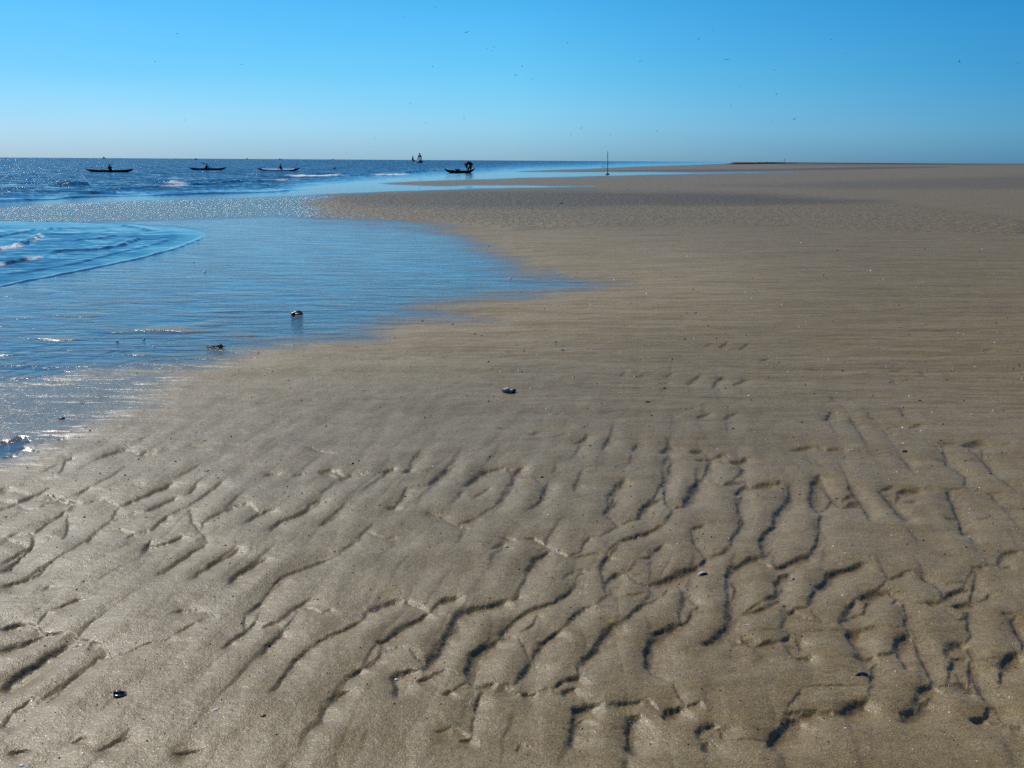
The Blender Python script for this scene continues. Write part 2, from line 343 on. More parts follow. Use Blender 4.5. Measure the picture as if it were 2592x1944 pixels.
def sand_material():
    m, t = new_mat('sand')
    L = t.links

    def mth(op, a, b=None, c=None):
        n = N(t, 'ShaderNodeMath', operation=op)
        for i, x in enumerate((a, b, c)):
            if x is None:
                continue
            if isinstance(x, (int, float)):
                n.inputs[i].default_value = x
            else:
                L.new(x, n.inputs[i])
        return n.outputs[0]

    def mixc(f, a, b, blend='MIX'):
        n = N(t, 'ShaderNodeMix', data_type='RGBA', blend_type=blend)
        for i, x in ((0, f), (6, a), (7, b)):
            if isinstance(x, (int, float)):
                n.inputs[i].default_value = x
            elif isinstance(x, tuple):
                n.inputs[i].default_value = (*x, 1)
            else:
                L.new(x, n.inputs[i])
        return n.outputs[2]

    def tex(scale, detail=3.0, mp=None, rough=0.5):
        nz = N(t, 'ShaderNodeTexNoise', i_Scale=scale, i_Detail=detail, i_Roughness=rough)
        L.new(mp if mp else co_.outputs['Object'], nz.inputs['Vector'])
        return nz.outputs['Fac']

    co_ = N(t, 'ShaderNodeTexCoord')
    mp = N(t, 'ShaderNodeMapping')
    mp.inputs['Scale'].default_value = (1.0, 1.9, 1.0)
    L.new(co_.outputs['Object'], mp.inputs['Vector'])
    st = mp.outputs[0]
    at = lambda n: N(t, 'ShaderNodeAttribute', attribute_name=n).outputs['Fac']
    wet0, damp, rip, silt_shade = at('wet'), at('damp'), at('ripple'), at('silt_shade')
    mps = N(t, 'ShaderNodeMapping')
    mps.inputs['Scale'].default_value = (0.45, 1.6, 1.0)
    L.new(co_.outputs['Object'], mps.inputs['Vector'])
    stk = tex(2.2, 5.0, mps.outputs[0], 0.65)
    wet = mth('MULTIPLY', wet0, mth('SUBTRACT', 1.0, ramp(t, stk, [(0.47, 0.0), (0.68, 0.30)])))

    mpp = N(t, 'ShaderNodeMapping')
    mpp.inputs['Scale'].default_value = (0.5, 2.2, 1.0)
    L.new(co_.outputs['Object'], mpp.inputs['Vector'])
    grain = tex(260.0, 2.0)
    grain2 = tex(150.0, 2.0)
    patch = tex(1.1, 5.0, mpp.outputs[0], 0.65)
    patch2 = tex(5.0, 4.0, st, 0.6)
    grey, brown = (0.264, 0.192, 0.083), (0.200, 0.132, 0.037)
    pf = ramp(t, mth('ADD', mth('MULTIPLY', patch, 0.55), mth('MULTIPLY', patch2, 0.45)), [(0.42, 0.0), (0.62, 1.0)])
    col = mixc(pf, grey, brown)
    col = mixc(mth('MULTIPLY', silt_shade, 0.85), col, (0.085, 0.048, 0.016))  # brown sediment, deepened to paint shade onto the steep groove faces
    gr = ramp(t, grain, [(0.28, 0.50), (0.5, 0.98), (0.72, 1.65)])
    gr2 = ramp(t, grain2, [(0.3, 0.76), (0.7, 1.26)])
    col = mixc(1.0, col, gr, 'MULTIPLY')
    col = mixc(1.0, col, gr2, 'MULTIPLY')
    col = mixc(1.0, col, ramp(t, tex(34.0, 3.0, st, 0.7), [(0.3, 0.80), (0.7, 1.20)]), 'MULTIPLY')
    col = mixc(1.0, col, mixc(at('pale'), (1.0, 1.0, 1.0), (1.36, 1.38, 1.56)), 'MULTIPLY')  # lighter colour painted around the pool for the sheen of wet sand
    dk = mixc(damp, (1.0, 1.0, 1.0), (0.48, 0.48, 0.45))  # darkens the sand colour in the traced bands and on the wet bank
    col = mixc(1.0, col, dk, 'MULTIPLY')
    wetcol = mixc(mth('MULTIPLY', mth('MINIMUM', mth('MULTIPLY', wet, 1.25), 1.0), 0.92), col, (0.040, 0.045, 0.042))

    # relief: grains, small lumps, and the little ripples of the far bank
    rp = tex(4.5, 3.0, None, 0.65)
    h = mth('ADD', mth('MULTIPLY', grain, 0.0010), mth('MULTIPLY', grain2, 0.0016))
    h = mth('ADD', h, mth('MULTIPLY', tex(38.0, 3.0), 0.0030))
    dry = mth('SUBTRACT', 1.0, mth('MULTIPLY', wet, 0.97))
    mpc = N(t, 'ShaderNodeMapping')
    mpc.inputs['Scale'].default_value = (0.38, 1.5, 1.0)
    L.new(co_.outputs['Object'], mpc.inputs['Vector'])
    cross = mth('ADD', mth('MULTIPLY', tex(2.2, 5.0, mpc.outputs[0], 0.62), 0.066), mth('MULTIPLY', tex(9.0, 4.0, mpc.outputs[0], 0.6), 0.012))
    h = mth('ADD', h, mth('MULTIPLY', cross, at('mid')))
    h = mth('MULTIPLY', h, dry)
    h = mth('ADD', h, mth('MULTIPLY', mth('MULTIPLY', rp, rip), 0.16))
    mp2 = N(t, 'ShaderNodeMapping')
    mp2.inputs['Scale'].default_value = (0.55, 1.1, 1.0)
    mp2.inputs['Rotation'].default_value = (0, 0, math.radians(6))
    L.new(co_.outputs['Object'], mp2.inputs['Vector'])
    wr = tex(3.6, 4.0, mp2.outputs[0], 0.6)
    h = mth('ADD', h, mth('MULTIPLY', mth('MULTIPLY', wr, mth('MULTIPLY', wet, wet)), 0.018))
    b = N(t, 'ShaderNodeBump', i_Strength=1.0, i_Distance=1.0)
    L.new(h, b.inputs['Height'])

    p = N(t, 'ShaderNodeBsdfPrincipled')
    p.inputs['IOR'].default_value = 1.40
    L.new(wetcol, p.inputs['Base Color'])
    iw = mth('SUBTRACT', 1.0, wet)
    rg = mth('ADD', mth('MULTIPLY', mth('MULTIPLY', iw, iw), mth('SUBTRACT', 0.42, ramp(t, grain2, [(0.55, 0.0), (0.72, 0.24)]))), 0.07)
    L.new(rg, p.inputs['Roughness'])
    spd = mth('SUBTRACT', 0.68, mth('MULTIPLY', at('far'), 0.50))
    L.new(mth('ADD', mth('MULTIPLY', spd, iw), mth('MULTIPLY', wet, 0.88)), p.inputs['Specular IOR Level'])
    L.new(b.outputs[0], p.inputs['Normal'])
    o = N(t, 'ShaderNodeOutputMaterial')
    L.new(p.outputs[0], o.inputs[0])
    return m


def water_material():
    m, t = new_mat('sea_water')
    L = t.links
    co_ = N(t, 'ShaderNodeTexCoord')

    def tex(scale, sx, sy, rot, detail=3.0):
        mp = N(t, 'ShaderNodeMapping')
        mp.inputs['Scale'].default_value = (sx, sy, 1)
        mp.inputs['Rotation'].default_value = (0, 0, math.radians(rot))
        L.new(co_.outputs['Object'], mp.inputs['Vector'])
        n = N(t, 'ShaderNodeTexNoise', i_Scale=scale, i_Detail=detail, i_Roughness=0.55)
        L.new(mp.outputs[0], n.inputs['Vector'])
        return n.outputs['Fac']

    def mth(op, a, b):
        n = N(t, 'ShaderNodeMath', operation=op)
        for i, x in enumerate((a, b)):
            if isinstance(x, (int, float)):
                n.inputs[i].default_value = x
            else:
                L.new(x, n.inputs[i])
        return n.outputs[0]

    chop = N(t, 'ShaderNodeAttribute', attribute_name='chop').outputs['Fac']
    foam = N(t, 'ShaderNodeAttribute', attribute_name='foam').outputs['Fac']
    def slope(scale, sx, sy, rot, amt, detail=3.0):
        mp = N(t, 'ShaderNodeMapping')
        mp.inputs['Scale'].default_value = (sx, sy, 1)
        mp.inputs['Rotation'].default_value = (0, 0, math.radians(rot))
        L.new(co_.outputs['Object'], mp.inputs['Vector'])
        n = N(t, 'ShaderNodeTexNoise', i_Scale=scale, i_Detail=detail, i_Roughness=0.6)
        L.new(mp.outputs[0], n.inputs['Vector'])
        a = N(t, 'ShaderNodeVectorMath', operation='SUBTRACT')
        L.new(n.outputs['Color'], a.inputs[0])
        a.inputs[1].default_value = (0.5, 0.5, 0.5)
        m_ = N(t, 'ShaderNodeVectorMath', operation='MULTIPLY')
        L.new(a.outputs[0], m_.inputs[0])
        m_.inputs[1].default_value = (amt, amt, 0)
        return m_.outputs[0]

    va = N(t, 'ShaderNodeVectorMath', operation='ADD')
    L.new(slope(0.5, 1.0, 2.0, 15, 1.2, 4.0), va.inputs[0])
    L.new(slope(3.2, 1.0, 1.6, -12, 1.25, 3.0), va.inputs[1])
    vb = N(t, 'ShaderNodeVectorMath', operation='ADD')      # the waves lean towards the shore
    L.new(va.outputs[0], vb.inputs[0])
    vb.inputs[1].default_value = (0.0, -0.21, 0.0)
    va = vb
    vs_ = N(t, 'ShaderNodeVectorMath', operation='SCALE')
    L.new(va.outputs[0], vs_.inputs[0])
    L.new(chop, vs_.inputs['Scale'])
    gm = N(t, 'ShaderNodeNewGeometry')
    vn = N(t, 'ShaderNodeVectorMath', operation='ADD')
    L.new(gm.outputs['Normal'], vn.inputs[0])
    L.new(vs_.outputs[0], vn.inputs[1])
    b = N(t, 'ShaderNodeVectorMath', operation='NORMALIZE')
    L.new(vn.outputs[0], b.inputs[0])
    p = N(t, 'ShaderNodeBsdfPrincipled', i_Roughness=0.035)
    p.inputs['IOR'].default_value = 1.333
    wcol = ramp(t, chop, [(0.22, (0.022, 0.050, 0.070)), (0.55, (0.001, 0.055, 0.125))])
    L.new(wcol, p.inputs['Base Color'])
    L.new(b.outputs[0], p.inputs['Normal'])
    f = N(t, 'ShaderNodeBsdfPrincipled', i_Roughness=0.7)
    f.inputs['Base Color'].default_value = (0.78, 0.80, 0.80, 1)
    fn = tex(9.0, 1.0, 2.0, 5, 4.0)
    ff = ramp(t, mth('MULTIPLY', mth('ADD', fn, 0.25), foam), [(0.30, 0.0), (0.55, 1.0)])
    mx = N(t, 'ShaderNodeMixShader')
    L.new(ff, mx.inputs[0])
    L.new(p.outputs[0], mx.inputs[1])
    L.new(f.outputs[0], mx.inputs[2])
    o = N(t, 'ShaderNodeOutputMaterial')
    L.new(mx.outputs[0], o.inputs[0])
    return m


# ------------------------------------------------------------------ the sheet of sand
def y_of(v):
    return flat(1296, v)[1]


def build_grid(vs, tcols, extra_y, near_y):
    ys = np.array(sorted([y_of(v) for v in vs] + list(extra_y) + list(near_y)))
    wy = np.maximum(ys, 1.5)
    X = tcols[None, :] * wy[:, None]
    X = np.clip(X, -60000, 60000)
    Y = np.repeat(ys[:, None], len(tcols), 1)
    return ys, X, Y


def mesh_from_grid(name, X, Y, Z, keep=None):
    n, mcol = X.shape
    idx = np.arange(n * mcol).reshape(n, mcol)
    q = np.stack([idx[:-1, :-1], idx[:-1, 1:], idx[1:, 1:], idx[1:, :-1]], -1).reshape(-1, 4)
    if keep is not None:
        k = (keep[:-1, :-1] | keep[:-1, 1:] | keep[1:, 1:] | keep[1:, :-1]).reshape(-1)
        q = q[k]
    me = bpy.data.meshes.new(name)
    me.vertices.add(n * mcol)
    me.vertices.foreach_set('co', np.stack([X, Y, Z], -1).astype(np.float32).ravel())
    me.loops.add(q.size)
    me.loops.foreach_set('vertex_index', q.astype(np.int32).ravel())
    me.polygons.add(len(q))
    me.polygons.foreach_set('loop_start', (np.arange(len(q)) * 4).astype(np.int32))
    me.polygons.foreach_set('loop_total', np.full(len(q), 4, np.int32))
    me.polygons.foreach_set('use_smooth', np.ones(len(q), bool))
    me.update(calc_edges=True)
    return me


def attr(me, name, arr):
    a = me.attributes.new(name, 'FLOAT', 'POINT')
    a.data.foreach_set('value', arr.astype(np.float32).ravel())


tc_in = (np.concatenate([np.arange(-1000, -120, 4.5), np.arange(-120, 2712, 2.0), np.arange(2712, 3592, 4.5)]) - 1296) / F
tc_out = np.geomspace(0.90, 3.2, 44)
TC = np.concatenate([-np.array([40., 20., 10., 5.]), -tc_out[::-1], tc_in, tc_out, np.array([5., 10., 20., 40.])])
h0 = hor(1296)
vs = np.concatenate([np.arange(h0 + 1.2, h0 + 75, 0.7), np.arange(h0 + 75, 2060, 1.75)])
far_y = np.geomspace(y_of(h0 + 1.2) * 1.1, 60000, 26)
near_y = [-60, -25, -10, -4, -1.5, -0.3, 0.4, 0.8, 1.1]
YS, GX, GY = build_grid(vs, TC, far_y, near_y)
U, V = to_px(GX, GY)
behind = GY < 0.9
V = np.where(behind, 2300 + 200 * (0.9 - GY), V)
R = np.hypot(GX, GY)

streak = 20 * fbm(U / 300, V / 15, 3, 3) + 9 * fbm(U / 80, V / 6, 9, 2)
dscale = np.clip((V - h0) / 200, 0.05, 1)
sd_sea = sdf(SEA, U, V, 4)
sd_inl = sdf(INLET, U, V, 3) + 2.2 * fbm(U / 50, V / 14, 5, 3)
sd_bf = sdf(BACKFILM, U, V, 6)
sd_pool = sdf(POOL, U, V, 3.2)
wet_pool = sstep(-18, 34, sd_pool + 1.1 * streak) * (0.66 + 0.34 * sstep(10, 90, sd_pool + 1.5 * streak))
wet_seep = 0.36 * sstep(-30, 34, sdf(SEEP, U, V, 3) + streak)
wet_pud = 0.7 * sstep(-6, 6, sdf(PUDDLE, U, V, 3) + streak * .5)
wet_bf = sstep(-2.5, 3.0, sd_bf + streak * 0.10) * 0.95
# thinner places inside the film, where the sand stands proud
thin = sstep(0.15, 0.55, fbm(U / 330, V / 26, 21, 3)) * sstep(690, 800, V) * 0.75
bank = sstep(-6, 6, sdf(RIPPLED, U, V, 5))
wet_pool = wet_pool * (1 - thin) * (1 - 0.12 * bank * sstep(560, 520, V))
wet_bank = 0.66 * sstep(-7, 9, sdf([(-1500, 640), (0, 566), (300, 562), (600, 548), (760, 522), (830, 497), (600, 499), (300, 507), (0, 524), (-1500, 560)], U, V, 7) + 0.25 * streak)
WET = np.maximum.reduce([wet_pool, wet_seep, wet_pud, wet_bf, wet_bank])
WET = np.maximum(WET, sstep(-12 * dscale - 1, 1, np.maximum(sd_sea, sd_inl)))
DRK = np.zeros_like(U)
for k, dp in enumerate(DARK_BANDS):
    soft = (9, 8, 1.2, 1.2)[k]
    DRK = np.maximum(DRK, sstep(-soft, soft, sdf(dp, U, V, 6) + streak * 0.25 * soft / 9) * (0.75, 0.45, 0.8, 0.5)[k])
# broad bands of sand darkened along the rippled bank and the far side
RIP = bank

# base level: water bodies are hollows, the film lies flat, the sand stands a few centimetres higher
Zs = 0.012 + 0.03 * (1 - WET) * sstep(0, 40, -sd_pool)
Zs += 0.02 * fbm(GX / 9, GY / 9, 31, 2) * (1 - WET) * sstep(4, 14, R)
Zs -= 0.35 * sstep(0, 26, sd_sea) + 0.030 * sstep(-0.5, 1.0, sd_sea)
Zs -= 0.10 * sstep(0, 16, sd_inl) + 0.022 * sstep(-1.5, 1.5, sd_inl)
dry = 1 - 0.8 * WET
# gentle swell of the flat-topped ripples, crests running away from the viewer
wx = GX + 0.07 * fbm(GX / .3, GY / .45, 41, 3) + 0.12 * noise(GX / 1.3, GY / 1.6, 47)
ph = (wx * 0.985 - GY * 0.17) / 0.155
amp = sstep(-0.35, 0.45, fbm(GX / 0.9, GY / 1.3, 51, 3)) * sstep(7.5, 4.5, R) * dry
prof = np.mod(ph, 1.0)
saw = np.where(prof < 0.86, prof / 0.86, (1 - prof) / 0.14)
hump = 1 - (2 * np.abs(prof - 0.5)) ** 3
Zs += amp * 0.0026 * hump
rx, ry = GX * 0.985 - GY * 0.17, GX * 0.17 + GY * 0.985
Zs += dry * sstep(10, 5, R) * 0.007 * fbm(rx / 0.17, ry / 0.42, 67, 2)
Zs += dry * (0.004 * fbm(GX / 0.45, GY / 0.45, 61, 3) + 0.0016 * fbm(GX / 0.09, GY / 0.09, 71, 3)) * sstep(16, 6, R)
# low cross ripples farther out
mid = sstep(6, 11, R) * sstep(60, 25, R)
Zs += mid * dry * 0.010 * fbm(GX / 0.9, GY / 0.45, 81, 3)

# the traced grooves
DIG = np.zeros_like(U)
DIGB = np.zeros_like(U)
SILT_SHADE = np.zeros_like(U)
rng = random.Random(4)
jit = 0.007 * fbm(GX / 0.05, GY / 0.05, 91, 2) + 0.004 * noise(GX / 0.015, GY / 0.015, 93)
wid = np.clip(0.5 + 1.2 * fbm(GX / 0.12, GY / 0.12, 99, 2), 0, 1.4)
jitd = 0.88 + 0.42 * fbm(GX / 0.07, GY / 0.07, 95, 2)
rowv = V[:, len(TC) // 2]
colu = TC


def dig(pts, depth, w2=None, silt_shade=0.5, steep=1.0):
    G = np.array([flat(u, v) for u, v in pts])
    r = np.hypot(*G.mean(0))
    e_ = G[-1] - G[0]
    if abs(e_[1]) < 0.45 * abs(e_[0]):
        depth *= 0.72 if depth > 0.014 else 0.52
        silt_shade *= 0.8
    k = min(1.6, max(1.0, r / 4.0))
    D = depth * k
    w1 = max(0.75 * D * steep, 0.0011 * r)
    w2 = (0.018 + 2.6 * depth) * k if w2 is None else w2
    pad = 3 * w2 + 0.12 * k
    y0, y1 = G[:, 1].min() - pad, G[:, 1].max() + pad
    i0, i1 = np.searchsorted(YS, y0), np.searchsorted(YS, y1)
    if i1 <= i0:
        return
    wm = max(1.5, (y0 + y1) / 2)
    j0 = np.searchsorted(TC, (G[:, 0].min() - pad) / max(1.5, y0 if G[:, 0].min() - pad < 0 else y1))
    j1 = np.searchsorted(TC, (G[:, 0].max() + pad) / max(1.5, y0 if G[:, 0].max() + pad > 0 else y1))
    s = np.s_[i0:i1, j0:j1]
    x, y = GX[s], GY[s]
    if x.size == 0:
        return
    seg = np.diff(G, axis=0)
    ln = np.hypot(seg[:, 0], seg[:, 1])
    tot = ln.sum()
    ch = G[-1] - G[0]
    nrm = np.array([ch[1], -ch[0]])
    sg = 1.0 if nrm @ np.array(AWAY) > 0 else -1.0
    best = np.full(x.shape, 1e9)
    sd = np.zeros_like(x)
    arc = np.zeros_like(x)
    acc = 0.0
    for a, e, l in zip(G[:-1], seg, ln):
        t = np.clip(((x - a[0]) * e[0] + (y - a[1]) * e[1]) / (l * l + 1e-12), 0, 1)
        dx, dy = x - a[0] - t * e[0], y - a[1] - t * e[1]
        d = np.hypot(dx, dy)
        side = np.sign((dx * e[1] - dy * e[0]) * sg)
        mk = d < best
        best = np.where(mk, d, best)
        sd = np.where(mk, d * side, sd)
        arc = np.where(mk, acc + t * l, arc)
        acc += l
    tl = min(0.35 * tot, 0.07 * k)
    tap = sstep(0, tl, arc) * sstep(0, tl, tot - arc)
    sd = sd + jit[s] * k
    w1 = w1 * (1.2 + 0.9 * wid[s])
    p = np.where(sd < 0, sstep(-w1, 0, sd) ** 1.15, (1 - np.clip(sd / (w2 * (0.6 + 0.6 * tap)), 0, 1)) ** 1.6)
    wb = (0.035 + 1.5 * depth) * k
    broad = np.exp(-((sd - 0.35 * wb) / wb) ** 2)
    g = D * 0.80 * p * tap * jitd[s] * (best < pad)
    DIGB[s] = np.maximum(DIGB[s], D * 0.62 * broad * tap * (best < pad))
    DIG[s] = np.maximum(DIG[s], g)
    sl = np.where(sd < 0, sstep(-1.6 * w1 - .004, 0, sd), 1 - sstep(0.0, 0.30 * w2, sd)) * tap * silt_shade * (best < pad)  # strongest on the steep face: sediment plus painted shade
    SILT_SHADE[s] = np.maximum(SILT_SHADE[s], sl)


GL = groove_list()

# the continuous ripple train the traced pieces belong to: its phase is fitted so that its hollows run through them
LAM = 0.172


def ph0(x, y):
    return (x * 0.985 - y * 0.17) / LAM


SP, SWT = [], []
for cls, pts in GL:
    if cls < 4:
        continue
    G = np.array([flat(u, v) for u, v in pts])
    for a, b in zip(G[:-1], G[1:]):
        d_ = b - a
        l_ = np.hypot(*d_)
        al = abs(d_[1] * 0.985 + d_[0] * 0.17) / (l_ + 1e-9)
        if al < 0.75:
            continue
        for q_ in np.linspace(0, 1, max(2, int(l_ / 0.03))):
            SP.append(a + d_ * q_)
            SWT.append((0.4 + 0.1 * cls) * al ** 2)
SP, SWT = np.array(SP), np.array(SWT)
cx, cy = np.arange(-4.2, 4.2, 0.04), np.arange(1.8, 8.2, 0.05)
CX, CY = np.meshgrid(cx, cy)
FZ = np.zeros(CX.shape, complex)
FW = np.zeros(CX.shape)
ez = np.exp(2j * np.pi * ph0(SP[:, 0], SP[:, 1]))
for i in range(len(cy)):
    dx_ = CX[i][:, None] - SP[None, :, 0]
    dy_ = CY[i][:, None] - SP[None, :, 1]
    dt = dx_ * 0.985 - dy_ * 0.17
    dl = dx_ * 0.17 + dy_ * 0.985
    w_ = SWT * np.exp(-(dt / 0.10) ** 2 - (dl / 0.28) ** 2)
    FZ[i] = (w_ * ez).sum(1)
    FW[i] = w_.sum(1)
bx = np.clip((GX - cx[0]) / 0.04, 0, len(cx) - 1.001)
by = np.clip((GY - cy[0]) / 0.05, 0, len(cy) - 1.001)
ix, iy = bx.astype(int), by.astype(int)
tx_, ty_ = bx - ix, by - iy


def bil(A):
    return (A[iy, ix] * (1 - tx_) + A[iy, ix + 1] * tx_) * (1 - ty_) + (A[iy + 1, ix] * (1 - tx_) + A[iy + 1, ix + 1] * tx_) * ty_


FZv, FWv = bil(FZ), bil(FW)
coh = np.abs(FZv) / (FWv + 0.6)
pw = np.mod(ph0(GX, GY) - np.angle(FZv) / (2 * np.pi) + 0.06 * fbm(GX / 0.06, GY / 0.08, 57, 2) + 0.10 * noise(GX / 0.3, GY / 0.3, 59) + 0.5, 1.0) - 0.5
inside = (np.abs(GX) < 4.1) & (GY > 1.85) & (GY < 8.1)
train = np.where(pw < 0, sstep(-0.13, 0.0, pw), (1 - np.clip(pw / 0.42, 0, 1)) ** 1.7)
brk = sstep(-0.22, 0.28, fbm(GX / 0.22, GY / 0.34, 58, 2)) * (0.72 + 0.28 * sstep(-0.8, 0.2, GX))
TRAIN = np.where(inside, 0.0095 * coh ** 1.2 * train * brk * sstep(8.0, 6.0, R), 0)
# the same train carries on beyond the picture's edges
beyond = np.maximum.reduce([sstep(20, -260, U), sstep(2570, 2850, U), sstep(1930, 2150, V)]) * (GY > -6)
po = np.mod(ph0(wx, GY) + 0.35 * noise(GX / 0.5, GY / 0.7, 63) + 0.5, 1.0) - 0.5
to = np.where(po < 0, sstep(-0.13, 0.0, po), (1 - np.clip(po / 0.42, 0, 1)) ** 1.7)
TRAIN = np.maximum(TRAIN, 0.008 * beyond * to * brk * sstep(7.5, 5.5, R))
crown = np.where(inside, 0.004 * coh * (0.5 + 0.5 * np.cos(2 * np.pi * (pw + 0.42))) * sstep(8.0, 6.0, R), 0)


def extend(pts, d):
    a, b = np.array(pts[0]), np.array(pts[1])
    y, z = np.array(pts[-1]), np.array(pts[-2])
    e0 = a + (a - b) / (np.hypot(*(a - b)) + 1e-6) * d
    e1 = y + (y - z) / (np.hypot(*(y - z)) + 1e-6) * d
    return [tuple(e0)] + list(pts) + [tuple(e1)]


# neighbouring ripples run on into one another: join the ends that point at each other
LINKS = []
ends_ = []
for gi, (cls, pts) in enumerate(GL):
    P_ = np.array(pts)
    ends_.append((gi, cls, P_[0], P_[0] - P_[1]))
    ends_.append((gi, cls, P_[-1], P_[-1] - P_[-2]))
for gi, cls, e, d in ends_:
    if e[1] < 1150:
        continue
    reach = 26 + 0.028 * (e[1] - 1100)
    d = d / (np.hypot(*d) + 1e-6)
    bestp, bestd = None, 1e9
    for gj, (c2, pts2) in enumerate(GL):
        if gj == gi:
            continue
        for q_ in (pts2[0], pts2[-1], pts2[len(pts2) // 2]):
            w_ = np.array(q_) - e
            l_ = np.hypot(*w_)
            if 3 < l_ < reach * 1.9 and w_ @ d > 0.62 * l_ and l_ < bestd:
                bestp, bestd = q_, l_
    if bestp is not None:
        LINKS.append((max(3, cls - 2), [tuple(e - 8 * d), tuple(e), tuple((e + np.array(bestp)) / 2 + 2.5 * np.array([-d[1], d[0]])), tuple(bestp)]))
for s_ in [[(515, 630), (509, 641), (407, 671), (285, 697), (163, 720), (0, 743), (-200, 775)]]:
    dig(s_, 0.007, silt_shade=0.0)
for cls, pts in LINKS:
    dig(extend(pts, 5), 0.0023 * cls, silt_shade=0.06 * cls)
for cls, pts in GL:
    if pts[0][1] < 1130 and pts[0][0] > 1300:
        cls *= 0.62
    dig(extend(pts, 9 if cls < 6 else 12), 0.0023 * cls + 0.0009 * max(0, cls - 5), silt_shade=min(1.0, 0.12 * cls))
# fainter ripples of the same field between and beyond the traced ones
gmask = sstep(0.05, 0.5, fbm(GX / 0.7, GY / 0.9, 55, 3)) * sstep(7, 4, R) * dry
fine = np.where(prof > 0.94, (prof - 0.94) / 0.06, np.clip(1 - prof / 0.25, 0, 1) ** 1.5)
free = 1 - sstep(0, 0.004, DIG)
Zs -= 0.0012 * gmask * fine * free * jitd


def blur(a, r):
    """running mean over r rows and columns on each side, twice"""
    for ax_ in (0, 1, 0, 1):
        pad_ = [(0, 0), (0, 0)]
        pad_[ax_] = (r + 1, r)
        c_ = np.cumsum(np.pad(a, pad_, mode='edge'), axis=ax_)
        n_ = a.shape[ax_]
        sl = lambda i: np.take(c_, np.arange(i, i + n_), axis=ax_)
        a = (sl(2 * r + 1) - sl(0)) / (2 * r + 1)
    return a


DIG = np.where(DIG > 0.012, 0.012 + 0.35 * (DIG - 0.012), DIG)
DIG = 0.45 * DIG + 0.55 * blur(DIG, 1)
DIGB = blur(DIGB, 6)
SILT_SHADE = 0.5 * SILT_SHADE + 0.5 * blur(SILT_SHADE, 2)
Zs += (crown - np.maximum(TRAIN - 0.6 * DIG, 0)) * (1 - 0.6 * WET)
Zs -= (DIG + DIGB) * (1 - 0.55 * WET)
SILT_SHADE = np.maximum(SILT_SHADE, np.where(inside, coh * brk * 0.55 * np.where(pw < 0, sstep(-0.16, 0, pw), 1 - sstep(0, 0.12, pw)), 0))  # same sediment and painted shade along the ripple train
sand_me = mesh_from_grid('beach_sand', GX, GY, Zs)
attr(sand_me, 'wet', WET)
DRK = np.maximum(DRK, wet_bank)
attr(sand_me, 'damp', DRK)
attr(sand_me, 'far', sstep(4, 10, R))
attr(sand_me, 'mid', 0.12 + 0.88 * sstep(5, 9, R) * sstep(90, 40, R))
attr(sand_me, 'pale', np.clip(sstep(200, 20, -sd_pool + 1.5 * streak) * (1 - WET) * sstep(1150, 850, V) * sstep(545, 610, V), 0, 1))  # band beside the pool that gets the painted sheen
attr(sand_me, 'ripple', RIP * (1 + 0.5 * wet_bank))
attr(sand_me, 'silt_shade', SILT_SHADE * (0.6 + 0.8 * fbm(GX / 0.06, GY / 0.06, 97, 2)).clip(0, 1.2))
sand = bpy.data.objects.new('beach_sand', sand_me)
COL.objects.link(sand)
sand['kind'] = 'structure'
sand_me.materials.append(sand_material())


def zat(x, y):
    i = int(np.clip(np.searchsorted(YS, y), 1, len(YS) - 1))
    j = int(np.clip(np.searchsorted(TC, x / max(1.5, y)), 1, len(TC) - 1))
    return float(Zs[i - 1:i + 1, j - 1:j + 1].mean())


def on_sand(u, v):
    z = 0.02
    for _ in range(4):
        x, y = flat(u, v, z)
        z = max(zat(x, y), -0.02)
    return Vector((x, y, z))


# ------------------------------------------------------------------ the sea
wt_in = (np.arange(-500, 1960, 3.0) - 1296) / F
wt_l = -np.geomspace(0.695, 3.2, 50)[::-1]
wt_r = np.geomspace(0.26, 3.2, 30)
WTC = np.concatenate([[-40., -15., -6.], wt_l, wt_in, wt_r])
wvs = np.concatenate([np.arange(h0 + 1.0, h0 + 110, 0.45), np.arange(h0 + 110, 830, 1.2)])
WYS, WX, WY = build_grid(wvs, WTC, np.geomspace(y_of(h0 + 1.0) * 1.1, 60000, 26), np.geomspace(2.2, y_of(832), 30))
WU, WV = to_px(WX, WY)
wsea = sdf(SEA, WU, WV, 4)
winl = sdf(INLET, WU, WV, 3)
wd_ = np.maximum(wsea, winl)
WR = np.hypot(WX, WY)
CH = np.where(winl > wsea, 0.15 * sstep(0, 30, winl) + 0.05, 0.15 + 0.85 * sstep(0, 28, wsea))
WZ = np.zeros_like(WX)
WZ += 0.05 * fbm(WX / 3.0, WY / 1.6, 101, 3) * sstep(3, 18, wsea) * sstep(400, 150, WR)
WZ += 0.012 * fbm(WX / 0.8, WY / 0.5, 111, 2) * sstep(2, 22, winl)
FO = np.zeros_like(WX)


